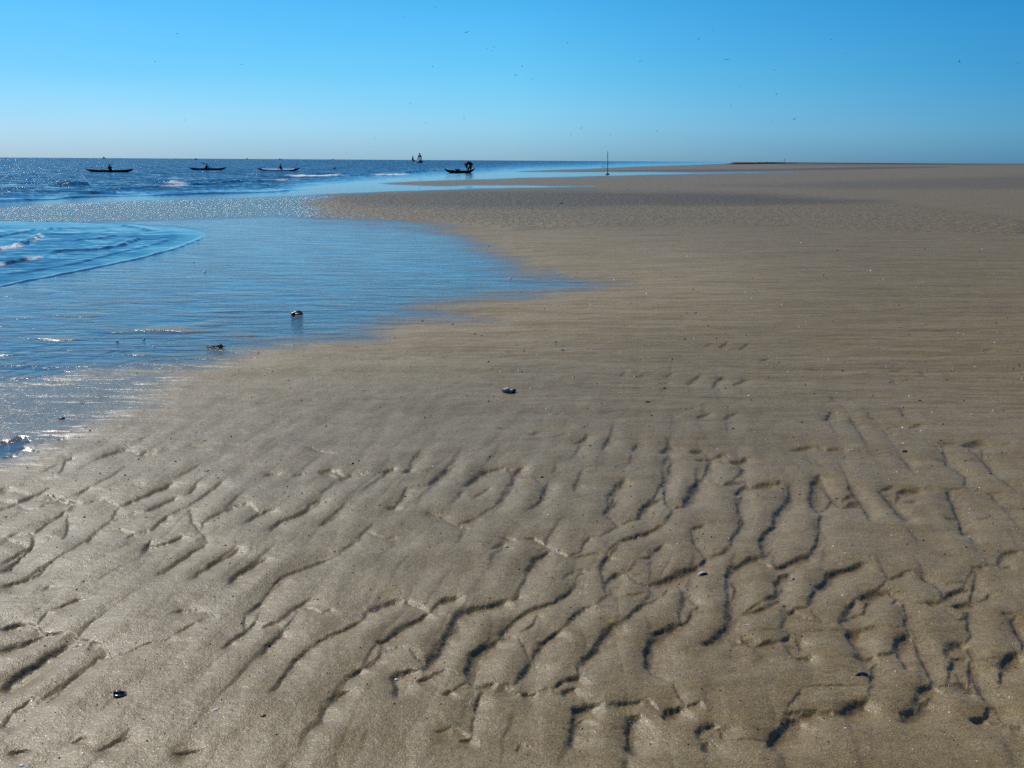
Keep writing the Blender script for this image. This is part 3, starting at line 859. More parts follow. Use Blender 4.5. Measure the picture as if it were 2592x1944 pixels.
def crest(pts, h, foam, wv_=1.6, lit=0.0, inlet=False, rough=0.5):
    """a small breaking wave: a ridge laid along the line, steep on the shore side"""
    G = np.array([flat(*(fix(u, v) if not inlet else (u, v))) for u, v in pts])
    r = np.hypot(*G.mean(0))
    back, front = (2.2, 0.5) if not inlet else (0.35, 0.10)
    back *= wv_ / 1.6
    front *= wv_ / 1.6
    best = np.full(WX.shape, 1e9)
    sdv = np.zeros_like(WX)
    arc = np.zeros_like(WX)
    acc = 0.0
    seg = np.diff(G, axis=0)
    ln = np.hypot(seg[:, 0], seg[:, 1])
    for a, e, l in zip(G[:-1], seg, ln):
        t = np.clip(((WX - a[0]) * e[0] + (WY - a[1]) * e[1]) / (l * l), 0, 1)
        dx, dy = WX - a[0] - t * e[0], WY - a[1] - t * e[1]
        d = np.hypot(dx, dy)
        sgn = np.sign(dx * e[1] - dy * e[0])
        mk = d < best
        best = np.where(mk, d, best)
        sdv = np.where(mk, d * sgn, sdv)
        arc = np.where(mk, acc + t * l, arc)
        acc += l
    tot = ln.sum()
    tap = sstep(0, 0.15 * tot, arc) * sstep(0, 0.15 * tot, tot - arc)
    q = sdv + (0.5 if not inlet else 0.05) * fbm(WX / (2.5 if not inlet else .4), WY / (2.5 if not inlet else .4), 121, 2)
    # positive q = shore side
    prof_ = np.where(q > 0, np.clip(1 - q / front, 0, 1), np.exp(-(q / back) ** 2))
    lump = 1 + rough * 1.6 * noise(WX / (2.2 if not inlet else .3), WY / (2.2 if not inlet else .3), 131)
    near_ = best < 4 * back
    global WZ
    WZ = np.maximum(WZ, np.where(near_, h * prof_ * tap * lump, 0))
    if foam:
        fm = foam * tap * np.exp(-((q - 0.15 * front) / (1.1 * back if not inlet else 0.9 * back)) ** 2) * near_
        fm = fm * (0.45 + 0.55 * sstep(-0.35, 0.3, noise(WX / (6.0 if not inlet else 0.5), WY / (6.0 if not inlet else 0.5), 137)))
        FO[:] = np.maximum(FO, fm)


crest([(399, 460), (430, 461.5), (452, 464), (500, 466)], 0.10, 0.55, 0.7)
crest([(300, 476), (325, 475), (427, 472.5), (500, 468), (570, 463), (692, 456), (760, 452)], 0.10, 0.62, 0.5)
crest([(494, 460), (610, 457), (692, 454), (760, 450)], 0.06, 0.6, 0.6)
crest([(700, 446), (753, 444), (895, 441), (1000, 439), (1060, 437.5)], 0.13, 0.8, 0.8)
crest([(150, 470), (190, 469), (240, 468)], 0.20, 0.55, 0.7)
crest([(225, 492), (265, 490), (305, 489)], 0.10, 0.5, 0.6)
crest([(-300, 528), (0, 512), (203, 501), (366, 496), (529, 492), (692, 486.5), (781, 480)], 0.06, 0.0, 0.6)
crest([(1000, 436), (1035, 433), (1070, 429.5), (1110, 426)], 0.16, 0.2, 0.8)
crest([(1205, 427), (1250, 425.5), (1310, 424)], 0.13, 0.55, 0.8)
crest([(-60, 640), (0, 631), (40, 625), (69, 617), (90, 606), (112, 591)], 0.05, 0.8, 0.6, inlet=True)
crest([(-60, 680), (0, 672), (61, 660), (118, 648)], 0.045, 0.7, 0.6, inlet=True)
crest([(110, 650), (159, 635), (244, 633), (310, 622), (345, 610), (362, 600)], 0.035, 0.3, 0.6, inlet=True)
crest([(-80, 700), (60, 690), (190, 668), (300, 640), (400, 618), (440, 600)], 0.014, 0.0, 0.8, inlet=True)
crest([(-60, 610), (20, 596), (90, 582), (200, 577)], 0.03, 0.45, 0.6, inlet=True)
crest([(180, 610), (250, 604), (300, 594)], 0.025, 0.0, 0.6, inlet=True)
crest([(300, 622), (325, 617), (352, 605)], 0.035, 0.5, 0.8, inlet=True)
crest([(-100, 748), (0, 727), (122, 703), (244, 679), (358, 655), (448, 630), (508, 607), (520, 594)], 0.020, 0.2, 0.4, inlet=True, rough=.3)
crest([(300, 570), (350, 577), (372, 585)], 0.025, 0.0, 0.8, inlet=True)
WZ = np.where(wd_ < -1.5, np.minimum(WZ, 0.004), WZ)
sea_me = mesh_from_grid('sea_water', WX, WY, WZ, keep=wd_ > -10)
attr(sea_me, 'chop', CH)
attr(sea_me, 'foam', FO)
sea = bpy.data.objects.new('sea_water', sea_me)
COL.objects.link(sea)
sea['kind'] = 'structure'
sea_me.materials.append(water_material())
# ------------------------------------------------------------------ things: helpers
def link_mesh(name, verts, faces, mat, parent=None, smooth=True):
    me = bpy.data.meshes.new(name)
    me.from_pydata([tuple(v) for v in verts], [], faces)
    me.update()
    if smooth:
        me.polygons.foreach_set('use_smooth', [True] * len(me.polygons))
    me.materials.append(mat)
    o = bpy.data.objects.new(name, me)
    COL.objects.link(o)
    if parent:
        o.parent = parent
    return o


def tag(o, label, cat, group=None):
    o['label'] = label
    o['category'] = cat
    if group:
        o['group'] = group
    return o


def empty(name, loc, rz=0.0):
    o = bpy.data.objects.new(name, None)
    o.empty_display_size = 0.1
    COL.objects.link(o)
    o.location = loc
    o.rotation_euler = (0, 0, rz)
    return o


class Geo:
    def __init__(self):
        self.v, self.f = [], []

    def tube(self, pts, rads, n=8, cap=True):
        pts = [Vector(p) for p in pts]
        b = len(self.v)
        prev = None
        for i, (p, r) in enumerate(zip(pts, rads)):
            d = (pts[min(i + 1, len(pts) - 1)] - pts[max(i - 1, 0)]).normalized()
            if prev is None:
                a = d.cross(Vector((0, 0, 1)))
                if a.length < 0.05:
                    a = d.cross(Vector((0, 1, 0)))
            else:
                a = prev - d * prev.dot(d)
            a.normalize()
            prev = a
            c = d.cross(a)
            for k in range(n):
                t = 2 * math.pi * k / n
                self.v.append(p + (a * math.cos(t) + c * math.sin(t)) * r)
        for i in range(len(pts) - 1):
            for k in range(n):
                self.f.append((b + i * n + k, b + i * n + (k + 1) % n, b + (i + 1) * n + (k + 1) % n, b + (i + 1) * n + k))
        if cap:
            self.f.append(tuple(b + k for k in range(n))[::-1])
            self.f.append(tuple(b + (len(pts) - 1) * n + k for k in range(n)))
        return self

    def ball(self, c, r, n=10, m=7, ax=None):
        """ellipsoid; ax = optional 3x3 rotation"""
        b = len(self.v)
        c = Vector(c)
        r = Vector(r) if hasattr(r, '__len__') else Vector((r, r, r))
        for i in range(m + 1):
            th = math.pi * i / m
            for k in range(n):
                ph_ = 2 * math.pi * k / n
                p = Vector((r.x * math.sin(th) * math.cos(ph_), r.y * math.sin(th) * math.sin(ph_), r.z * math.cos(th)))
                if ax:
                    p = ax @ p
                self.v.append(c + p)
        for i in range(m):
            for k in range(n):
                self.f.append((b + i * n + k, b + (i + 1) * n + k, b + (i + 1) * n + (k + 1) % n, b + i * n + (k + 1) % n))
        return self

    def lathe(self, prof_, n=20):
        b = len(self.v)
        for r, z in prof_:
            for k in range(n):
                t = 2 * math.pi * k / n
                self.v.append(Vector((r * math.cos(t), r * math.sin(t), z)))
        for i in range(len(prof_) - 1):
            for k in range(n):
                self.f.append((b + i * n + k, b + i * n + (k + 1) % n, b + (i + 1) * n + (k + 1) % n, b + (i + 1) * n + k))
        self.f.append(tuple(b + k for k in range(n))[::-1])
        self.f.append(tuple(b + (len(prof_) - 1) * n + k for k in range(n)))
        return self

    def build(self, name, mat, parent=None, smooth=True):
        return link_mesh(name, self.v, self.f, mat, parent, smooth)


M = {
    'hull_black': simple('hull_black', (0.008, 0.010, 0.010), 0.5, spec=0.2),
    'hull_red': simple('hull_red', (0.045, 0.008, 0.007), 0.5, spec=0.2),
    'deck_green': simple('deck_green', (0.005, 0.009, 0.006), 0.8, spec=0.05),
    'deck_white': simple('deck_white', (0.72, 0.72, 0.70), 0.25, 0.05),
    'deck_black': simple('deck_black', (0.005, 0.005, 0.006), 0.8, spec=0.05),
    'rubber': simple('rubber', (0.012, 0.012, 0.012), 0.6),
    'skin': simple('skin', (0.22, 0.12, 0.08), 0.55, 0.08),
    'cloth_dark': simple('cloth_dark', (0.012, 0.013, 0.018), 0.85),
    'vest_dark': simple('vest_dark', (0.020, 0.012, 0.012), 0.8),
    'cap_cream': simple('cap_cream', (0.70, 0.66, 0.42), 0.8, 0.08),
    'hair_dark': simple('hair_dark', (0.015, 0.011, 0.009), 0.6),
    'paddle': simple('paddle', (0.02, 0.02, 0.022), 0.85, spec=0.05),
    'buoy_red': simple('buoy_red', (0.10, 0.012, 0.012), 0.5, 0.3, 2.0),
    'buoy_green': simple('buoy_green', (0.010, 0.050, 0.040), 0.5, 0.3, 2.0),
    'buoy_iron': simple('buoy_iron', (0.035, 0.018, 0.018), 0.6),
    'post_wood': simple('post_wood', (0.060, 0.056, 0.040), 0.8, 0.35, 12.0),
    'post_tip': simple('post_tip', (0.13, 0.13, 0.06), 0.7, 0.2, 12.0),
    'iron_dark': simple('iron_dark', (0.010, 0.009, 0.009), 0.7),
    'ship_dark': simple('ship_dark', (0.04, 0.05, 0.06), 0.6),
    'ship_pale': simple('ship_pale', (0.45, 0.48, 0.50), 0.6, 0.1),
    'bird_dark': simple('bird_dark', (0.030, 0.045, 0.060), 0.9),
    'mussel_black': simple('mussel_black', (0.010, 0.010, 0.013), 0.22, 0.4, 60.0, bump=0.15),
    'mussel_blue': simple('mussel_blue', (0.016, 0.022, 0.050), 0.22, 0.5, 60.0, bump=0.1),
    'shell_white': simple('shell_white', (0.72, 0.66, 0.56), 0.4, 0.15, 50.0, bump=0.2),
    'shell_pink': simple('shell_pink', (0.62, 0.46, 0.38), 0.4, 0.2, 50.0, bump=0.2),
    'shell_brown': simple('shell_brown', (0.16, 0.06, 0.028), 0.3, 0.35, 60.0, bump=0.2),
    'stone_grey': simple('stone_grey', (0.10, 0.105, 0.10), 0.5, 0.4, 40.0, bump=0.4),
    'stone_black': simple('stone_black', (0.014, 0.013, 0.013), 0.4, 0.4, 60.0, bump=0.4),
    'weed': simple('weed', (0.012, 0.011, 0.006), 0.35, 0.4, 40.0),
    'weed_green': simple('weed_green', (0.010, 0.055, 0.040), 0.4, 0.4, 40.0),
    'stick_brown': simple('stick_brown', (0.050, 0.032, 0.020), 0.8, 0.4, 40.0),
    'dune_scrub': simple('dune_scrub', (0.040, 0.040, 0.022), 0.9, 0.4, 0.3),
}


def px_size(p):          # metres per photo pixel at a point
    c = CMn.T @ (np.array(p) - np.array((0, 0, EYE)))
    return -c[2] / F


def at_water(u, v):
    x, y = flat(*fix(u, v))
    return Vector((x, y, 0.0))


# ------------------------------------------------------------------ people
def body(name, root, limbs, balls, mat, voxel=0.014):
    """limbs: (points, radii) tapered chains, balls: (centre, radii); fused into one continuous skin"""
    g = Geo()
    for pts, rad in limbs:
        g.tube(pts, rad, 10)
        for p, r in zip(pts, rad):
            g.ball(p, r * 0.995, 10, 6)
    for c, r in balls:
        g.ball(c, r, 12, 8)
    o = g.build(name, mat, root)
    md = o.modifiers.new('fuse', 'REMESH')
    md.mode = 'VOXEL'
    md.voxel_size = voxel
    md.use_smooth_shade = True
    sm = o.modifiers.new('soften', 'SMOOTH')
    sm.factor = 0.5
    sm.iterations = 3
    return o


def arm_hand(sh, el, wr, down):
    """shoulder, elbow, wrist; down = direction the hand continues in; returns limb chains incl. palm, fingers and thumb"""
    sh, el, wr, d = Vector(sh), Vector(el), Vector(wr), Vector(down).normalized()
    side = d.cross(Vector((0, 0, 1)))
    if side.length < 0.1:
        side = Vector((0, 1, 0))
    side.normalize()
    nrm = side.cross(d).normalized()
    palm = wr + d * 0.085
    L_ = [([sh, el, wr], [0.056, 0.044, 0.030]), ([wr, wr + d * 0.04, palm], [0.030, 0.038, 0.036])]
    for k, (o_, ln_) in enumerate(((-0.03, 0.068), (-0.010, 0.078), (0.010, 0.074), (0.03, 0.058))):
        b_ = palm + side * o_
        L_.append(([b_, b_ + d * ln_ * 0.5 + nrm * 0.006, b_ + d * ln_ * 0.85 + nrm * 0.03], [0.012, 0.011, 0.009]))
    tb = wr + d * 0.03 + side * 0.03
    L_.append(([tb, tb + d * 0.03 + side * 0.025, tb + d * 0.06 + side * 0.03], [0.013, 0.012, 0.010]))
    return L_


def head_parts(root, c, fwd, hat=None):
    """face details on a head centred at c looking along fwd (unit, may pitch down); hair or cap as a child"""
    c, f = Vector(c), Vector(fwd).normalized()
    s = f.cross(Vector((0, 0, 1))).normalized()
    u = s.cross(f).normalized()
    R3 = Matrix((f, s, u)).transposed()
    balls = [(c, (0.098, 0.078, 0.115)), (c + f * 0.095 - u * 0.005, 0.020), (c + f * 0.080 - u * 0.075, 0.034),
             (c + s * 0.080, 0.022), (c - s * 0.080, 0.022), (c + f * 0.072 + s * 0.03 + u * 0.022, 0.022), (c + f * 0.072 - s * 0.03 + u * 0.022, 0.022)]
    g = Geo()
    if hat:
        g.ball(c + u * 0.045 - f * 0.005, (0.112, 0.094, 0.088), 14, 8, R3)
        g.ball(c + u * 0.055 + f * 0.125, (0.085, 0.075, 0.012), 12, 6, R3)
        g.build('cap', M[hat], root)
    else:
        g.ball(c + u * 0.030 - f * 0.022, (0.100, 0.086, 0.104), 14, 8, R3)
        g.build('hair', M['hair_dark'], root)
    return balls


def paddler(base, rz, label, lean=0.0, hat=None, arms='lap', twist=0.0):
    """seated figure, x forward, base on the seat"""
    t = empty('person', base, rz)
    hip = Vector((0, 0, 0.10))
    chest = Vector((lean * 0.7, 0, 0.44))
    neck = Vector((lean, 0, 0.60))
    hd = Vector((lean + 0.03, 0, 0.77))
    fw = Vector((math.cos(twist), math.sin(twist), -0.08))
    limbs = [([hip, (lean * .35, 0, .27), chest], [0.155, 0.145, 0.165]), ([chest, neck, hd], [0.12, 0.058, 0.055])]
    for s in (-1, 1):
        sh = Vector((lean * .95, s * 0.19, 0.53))
        limbs.append(([chest, sh], [0.10, 0.068]))
        if arms == 'lap':
            el, wr = Vector((lean + 0.08, s * 0.27, 0.30)), Vector((lean + 0.31, s * 0.20, 0.30))
        else:
            el, wr = Vector((lean + 0.13, s * 0.33, 0.42 + 0.10 * s)), Vector((lean + 0.36, s * 0.30, 0.42 + 0.17 * s))
        limbs += arm_hand(sh, el, wr, (1, -0.3 * s, 0.0))
        limbs.append(([hip + Vector((0, s * 0.09, -0.02)), (0.42, s * 0.15, 0.13), (0.86, s * 0.13, -0.02)], [0.095, 0.070, 0.048]))
        limbs.append(([(0.86, s * 0.13, -0.02), (0.92, s * 0.14, 0.10)], [0.045, 0.035]))
    hb = head_parts(t, hd, fw, hat)
    body('body', t, limbs, hb, M['skin'])
    g = Geo()
    g.tube([(0.0, 0, 0.12), (lean * .4, 0, .28), (lean * .75, 0, .42), (lean * .93, 0, .53)], [0.185, 0.182, 0.192, 0.150], 16)
    vest = g.build('buoyancy_vest', M['vest_dark'], t)
    vest.scale = (0.80, 1.12, 1.0)
    g = Geo()
    for s in (-1, 1):
        sh = Vector((lean * .95, s * 0.19, 0.53))
        el = Vector((lean + 0.08, s * 0.27, 0.30)) if arms == 'lap' else Vector((lean + 0.13, s * 0.33, 0.42 + 0.10 * s))
        wr = Vector((lean + 0.31, s * 0.20, 0.30)) if arms == 'lap' else Vector((lean + 0.36, s * 0.30, 0.42 + 0.17 * s))
        g.tube([sh - Vector((0, s * .06, -.02)), sh, el, el.lerp(wr, 0.9)], [0.085, 0.078, 0.060, 0.044], 12)
    g.build('sleeves', M['cloth_dark'], t)
    tag(t, label, 'person', 'paddlers with their kayaks')
    return t


def kayak(center, rz, length, label, hullm, deckm, rise=0.30, beam=0.58, seat=0.0, endm=None, roll=0.0, drop=0.0):
    """slender sea kayak with upswept ends, x towards the bow; base is its waterline"""
    t = empty('kayak', center, rz)
    n = 44

    def sec(i):
        q = -1 + 2 * i / n
        x = q * length / 2
        bw = beam / 2 * max(0.0, 1 - abs(q) ** 2.3) ** 0.9 + 0.012
        sheer = 0.20 + rise * abs(q) ** 3.0 + (0.05 if q > 0 else 0.0) * abs(q) ** 3
        keel = -0.11 + (0.27 + rise) * abs(q) ** 5.0
        return q, x, bw, sheer, min(keel, sheer - 0.025)

    hull, deck, ends, ends2 = Geo(), Geo(), Geo(), Geo()
    m = 10
    for i in range(n + 1):
        q, x, bw, sh, ke = sec(i)
        for k in range(m + 1):
            a = math.pi * k / m
            yy = -math.cos(a) * bw * 1.0
            zz = sh - (sh - ke) * (math.sin(a) ** 0.65)
            hull.v.append(Vector((x, yy, zz)))
    for i in range(n):
        for k in range(m):
            a = i * (m + 1) + k
            hull.f.append((a, a + 1, a + m + 2, a + m + 1))
    for i in range(n + 1):
        q, x, bw, sh, ke = sec(i)
        for k in range(m + 1):
            a = math.pi * k / m
            crown = 0.085 * (1 - abs(q) ** 1.5) + 0.012
            dz = drop * (1 - abs(q) ** 3) if k in (0, m) else 0.0
            p_ = Vector((x, -math.cos(a) * (bw + 0.012), sh - 0.006 + crown * math.sin(a) - dz))
            deck.v.append(p_)
    cut = lambda i: endm is not None and (i < 5 or i >= n - 5)
    for i in range(n):
        for k in range(m):
            a = i * (m + 1) + k
            (ends if cut(i) and i < n / 2 else ends2 if cut(i) else deck).f.append((a, a + m + 1, a + m + 2, a + 1))
    def used(src, gg):
        ids = sorted({i for f in gg.f for i in f})
        mp = {a: b for b, a in enumerate(ids)}
        o_ = Geo()
        o_.v = [src[i] for i in ids]
        o_.f = [tuple(mp[i] for i in f) for f in gg.f]
        return o_

    hull.build('hull', M[hullm], t)
    used(deck.v, deck).build('deck', M[deckm], t)
    if endm:
        used(deck.v, ends).build('deck_end', M[endm], t)
        used(deck.v, ends2).build('deck_end', M[endm], t)
    zc = 0.17 + 0.085
    g = Geo()
    ring = []
    for k in range(25):
        a = 2 * math.pi * k / 24
        ring.append(Vector((seat + 0.08 + 0.42 * math.cos(a), 0.215 * math.sin(a), zc - 0.012 - 0.07 * abs(math.sin(a)) ** 2 + 0.03)))
    g.tube(ring, [0.024] * 25, 6, False)
    g.build('cockpit_coaming', M['rubber'], t)
    for hx, r in ((length * 0.27, 0.13), (-length * 0.25, 0.17)):
        g = Geo()
        g.lathe([(r, zc - 0.05), (r, zc + 0.005), (r * 0.9, zc + 0.022), (0.02, zc + 0.03)], 18)
        o = g.build('hatch_cover', M['rubber'], t)
        o.location = (hx, 0, -0.012)
    for s in (-1, 1):
        g = Geo()
        g.tube([(-length * 0.36, s * 0.10, 0.26), (-length * 0.1, s * 0.235, 0.215)], [0.006, 0.006], 5)
        g.build('deck_line', M['rubber'], t)
    tag(t, label, 'kayak', 'kayaks off the beach')
    t.rotation_euler[0] = roll
    return t


def paddle(loc, rot, label, length=2.2):
    t = empty('paddle', loc)
    t.rotation_euler = rot
    g = Geo()
    g.tube([(-length / 2 + .3, 0, 0), (length / 2 - .3, 0, 0)], [0.016, 0.016], 8)
    g.build('shaft', M['paddle'], t)
    for s in (-1, 1):
        g = Geo()
        xs = [0.0, 0.08, 0.2, 0.34, 0.44, 0.48]
        ws = [0.016, 0.05, 0.085, 0.092, 0.075, 0.02]
        for x, w in zip(xs, ws):
            X_ = s * (length / 2 - 0.42 + x)
            g.v += [Vector((X_, 0.008, w)), Vector((X_, 0.008, -w)), Vector((X_, -0.008, -w)), Vector((X_, -0.008, w))]
        for i in range(5):
            for k in range(4):
                g.f.append((4 * i + k, 4 * i + (k + 1) % 4, 4 * i + 4 + (k + 1) % 4, 4 * i + 4 + k))
        g.f += [(0, 1, 2, 3), (20, 21, 22, 23)]
        g.build('blade', M['paddle'], t)
    tag(t, label, 'paddle')
    return t


def local(t, p):
    return Matrix.Translation(t.location) @ Matrix.Rotation(t.rotation_euler[2], 4, 'Z') @ Vector(p)


# kayak by the open left edge of the water: paddler in a pale cap
def span(u0, u1, v):
    a, b = at_water(u0, v), at_water(u1, v)
    return (a + b) / 2, (b - a).length, math.atan2(b.y - a.y, b.x - a.x)


c, ln, rz = span(222, 333, 437.3)
k1 = kayak(c, rz + 0.08, ln * 1.01, 'long dark green kayak carrying the paddler in a pale cap', 'hull_black', 'deck_green', 0.17)
paddler(local(k1, (0.18, 0, 0.10)), rz + math.pi, 'person in a pale cap sitting upright in the long dark green kayak', -0.02 + 0.06, 'cap_cream')
c, ln, rz = span(490, 562.5, 429.3)
k2 = kayak(c, rz + 0.70, 5.2, 'short-looking black kayak seen at a slant, its paddle raised', 'hull_black', 'deck_black', 0.20)
paddler(local(k2, (-0.3, 0, 0.05)), rz + 0.7, 'person hunched forward over a raised paddle in the slanted black kayak', 0.16, None, 'paddle')
p_ = local(k2, (0.17, 0, 0.52))
paddle(p_, (0, math.radians(28), rz + 0.15), 'double-bladed paddle held aslant by the hunched person')
c, ln, rz = span(650.5, 760, 429.6)
k3 = kayak(c, rz - 0.06, ln * 1.0, 'long kayak with a shining white deck and dark upswept ends', 'hull_black', 'deck_white', 0.19, endm='deck_black', seat=0.3, roll=0.22, drop=0.11)
paddler(local(k3, (0.42, 0, 0.08)), rz + math.pi, 'bareheaded person sitting upright in the white-decked kayak', 0.10, None)

# the beached kayak and the bending figure beside it
a, b = at_water(1119, 433.8), at_water(1208, 433.8)
c = (a + b) / 2
c.z = 0.06
ln = (b - a).length
rzb = math.atan2(b.y - a.y, b.x - a.x)
k4 = kayak(c, rzb + 0.35, ln * 1.07, 'dark red kayak beached at the water edge with gear on its deck', 'hull_red', 'hull_black', 0.33, 0.62, seat=0.9)
s4 = px_size(c)
rr = Matrix.Rotation(rzb, 4, 'Z')
# folded bag and seat back on the deck
q = local(k4, (-0.42, 0, 0.24))
t = empty('gear_bag', q, rzb + 0.35)
g = Geo()
g.ball((0.05, 0, 0.10), (0.30, 0.17, 0.12), 14, 8)
g.ball((0.28, 0, 0.14), (0.22, 0.15, 0.07), 12, 7)
g.build('bag_body', M['cloth_dark'], t)
g = Geo()
g.tube([(-0.12, 0, 0.10), (-0.30, 0, 0.17), (-0.48, 0, 0.24)], [0.075, 0.06, 0.025], 10)
g.build('rolled_neck', M['cloth_dark'], t)
tag(t, 'dark dry bag with a rolled neck lying on the beached red kayak', 'bag')
q = local(k4, (-1.25, 0, 0.25))
g = Geo()
g.ball((0, 0, 0.03), (0.34, 0.19, 0.085), 14, 8)
o = g.build('spray_cover', M['rubber'], None)
o.location = q
o.rotation_euler = (0, 0, rzb + 0.35)
tag(o, 'low folded spray cover on the beached red kayak, beside the dry bag', 'cover')

fx_, fy_ = flat(*fix(1188, 432.6))
t = empty('person', Vector((fx_, fy_ + 0.45, 0.012)), rzb)
S = 1.03 * s4 * 20.6 / 0.96      # hip height 20.6 photo pixels
t.scale = (S, S, S)
hip = Vector((0.22, 0, 0.92))
limbs = [([hip, (0.02, 0, 1.08), (-0.20, 0, 1.14), (-0.30, 0, 1.08)], [0.155, 0.145, 0.150, 0.125]),
         ([(-0.30, 0, 1.08), (-0.43, 0, 1.04), (-0.50, 0, 1.02)], [0.08, 0.058, 0.055])]
for s, kn, ft in ((-1, (-0.15, -0.12, 0.52), (-0.34, -0.14, 0.07)), (1, (0.21, 0.13, 0.47), (0.17, 0.15, 0.07))):
    limbs.append(([hip + Vector((0, s * .09, -.02)), kn, ft], [0.105, 0.066, 0.044]))
    f0 = Vector(ft)
    limbs.append(([f0 + Vector((0.05, 0, -.03)), f0 + Vector((-0.17, 0, -.035))], [0.042, 0.033]))
    sh = Vector((-0.34, s * 0.18, 1.05))
    limbs.append(([(-0.28, 0, 1.08), sh], [0.10, 0.068]))
    limbs += arm_hand(sh, Vector((-0.37, s * 0.19, 0.77)), Vector((-0.34, s * 0.13, 0.54)), (0.1, 0, -1))
hb = head_parts(t, (-0.55, 0, 1.00), (-0.8, 0, -0.6))
body('body', t, limbs, hb, M['skin'], 0.016)
g = Geo()
g.tube([(0.27, 0, 0.84), (0.20, 0, 0.98), (0.02, 0, 1.09), (-0.20, 0, 1.14), (-0.33, 0, 1.08)], [0.20, 0.205, 0.20, 0.205, 0.15], 14)
for s in (-1, 1):
    g.tube([(-0.27, s * .08, 1.10), (-0.34, s * 0.18, 1.05), (-0.37, s * 0.19, 0.77), (-0.345, s * 0.14, 0.58)], [0.09, 0.096, 0.078, 0.058], 10)
g.build('jacket', M['cloth_dark'], t)
g = Geo()
for s, kn, ft in ((-1, (-0.15, -0.12, 0.52), (-0.34, -0.14, 0.07)), (1, (0.21, 0.13, 0.47), (0.17, 0.15, 0.07))):
    k_, f_ = Vector(kn), Vector(ft)
    g.tube([hip + Vector((0.02, s * .08, 0.02)), (hip + Vector((0, s * .1, 0))).lerp(k_, .5), k_, k_.lerp(f_, .85)], [0.15, 0.125, 0.095, 0.075], 12)
g.build('trousers', M['cloth_dark'], t)
tag(t, 'person in dark clothes bending over the beached red kayak, arms hanging', 'person', 'paddlers with their kayaks')

# ------------------------------------------------------------------ buoys, posts, far boats
b_ = at_water(1062.5, 406.0)
s_ = px_size(b_)
t = empty('channel_buoy', b_, 0.2)
k = s_
g = Geo()
g.lathe([(7.4 * k, -1.2 * k), (8.3 * k, 0.2 * k), (8.2 * k, 2.4 * k), (7.0 * k, 4.0 * k), (5.4 * k, 5.0 * k)], 24)
g.build('float_body', M['buoy_red'], t)
for a in range(4):
    an = math.pi / 4 + a * math.pi / 2 + 0.35
    ca, sa = math.cos(an), math.sin(an)
    g = Geo()
    g.tube([(5.2 * k * ca, 5.2 * k * sa, 4.8 * k), (5.0 * k * ca, 5.0 * k * sa, 10.5 * k), (3.6 * k * ca, 3.6 * k * sa, 15.5 * k), (1.6 * k * ca, 1.6 * k * sa, 19.5 * k)],
           [0.95 * k, 0.9 * k, 1.0 * k, 0.9 * k], 8)
    g.build('tower_leg', M['buoy_iron'], t)
g = Geo()
g.lathe([(3.7 * k, 14.6 * k), (3.2 * k, 17.2 * k), (1.7 * k, 19.8 * k), (0.7 * k, 20.6 * k)], 16)
g.build('lantern_deck', M['buoy_iron'], t)
g = Geo()
g.tube([(0, 0, 20.2 * k), (0, 0, 21.4 * k)], [0.5 * k, 0.5 * k], 8)
g.lathe([(1.5 * k, 21.0 * k), (1.55 * k, 23.2 * k), (0.6 * k, 24.2 * k)], 14)
g.build('topmark', M['buoy_iron'], t)
tag(t, 'larger dark red buoy with an open lattice tower and round topmark', 'buoy')

b_ = at_water(1045, 402.9)
s_ = px_size(b_)
t = empty('channel_buoy', b_, 0.0)
k = s_
g = Geo()
g.lathe([(5.2 * k, -0.8 * k), (5.8 * k, 0.4 * k), (5.6 * k, 1.9 * k), (4.2 * k, 2.7 * k), (2.6 * k, 3.4 * k)], 22)
g.build('float_body', M['buoy_green'], t)
g = Geo()
g.lathe([(2.7 * k, 3.2 * k), (2.5 * k, 6.0 * k), (1.5 * k, 9.6 * k), (0.95 * k, 12.2 * k), (0.35 * k, 15.0 * k)], 16)
g.build('cone_tower', M['buoy_green'], t)
tag(t, 'smaller dark green conical buoy standing behind the lattice-towered red one', 'buoy')

bx_, by_ = flat(*fix(1538, 438.6))
p0 = Vector((bx_, by_, zat(bx_, by_) - 0.01))
k = px_size(p0)
t = empty('marker_post', p0, 0.3)
g = Geo()
g.tube([(0, 0, 0.0), (-0.4 * k, 0, 30 * k), (-1.0 * k, 0, 47 * k)], [1.05 * k, 0.95 * k, 0.8 * k], 8)
g.build('pole', M['post_wood'], t)
g = Geo()
g.tube([(-1.0 * k, 0, 46.8 * k), (-1.4 * k, 0, 58 * k)], [0.8 * k, 0.6 * k], 8)
g.build('pole_tip', M['post_tip'], t)
g = Geo()
g.lathe([(1.15 * k, 44.5 * k), (1.2 * k, 46.5 * k)], 10)
o = g.build('band', M['iron_dark'], t)
o.location = (-0.95 * k, 0, 0)
g = Geo()
g.lathe([(2.6 * k, -0.4 * k), (2.4 * k, 1.6 * k), (1.7 * k, 3.2 * k), (1.3 * k, 5.0 * k)], 12)
for a in range(3):
    an = a * 2 * math.pi / 3 + 0.15
    g.tube([(0.5 * k * math.cos(an), 0.5 * k * math.sin(an), 2.6 * k), (3.4 * k * math.cos(an), 3.4 * k * math.sin(an), 1.2 * k),
            (6.2 * k * math.cos(an), 6.2 * k * math.sin(an), 0.2 * k)], [1.6 * k, 1.3 * k, 0.7 * k], 8)
g.build('foot', M['iron_dark'], t)
tag(t, 'tall thin marker post on a dark three-legged foot at the sandbar channel', 'post')

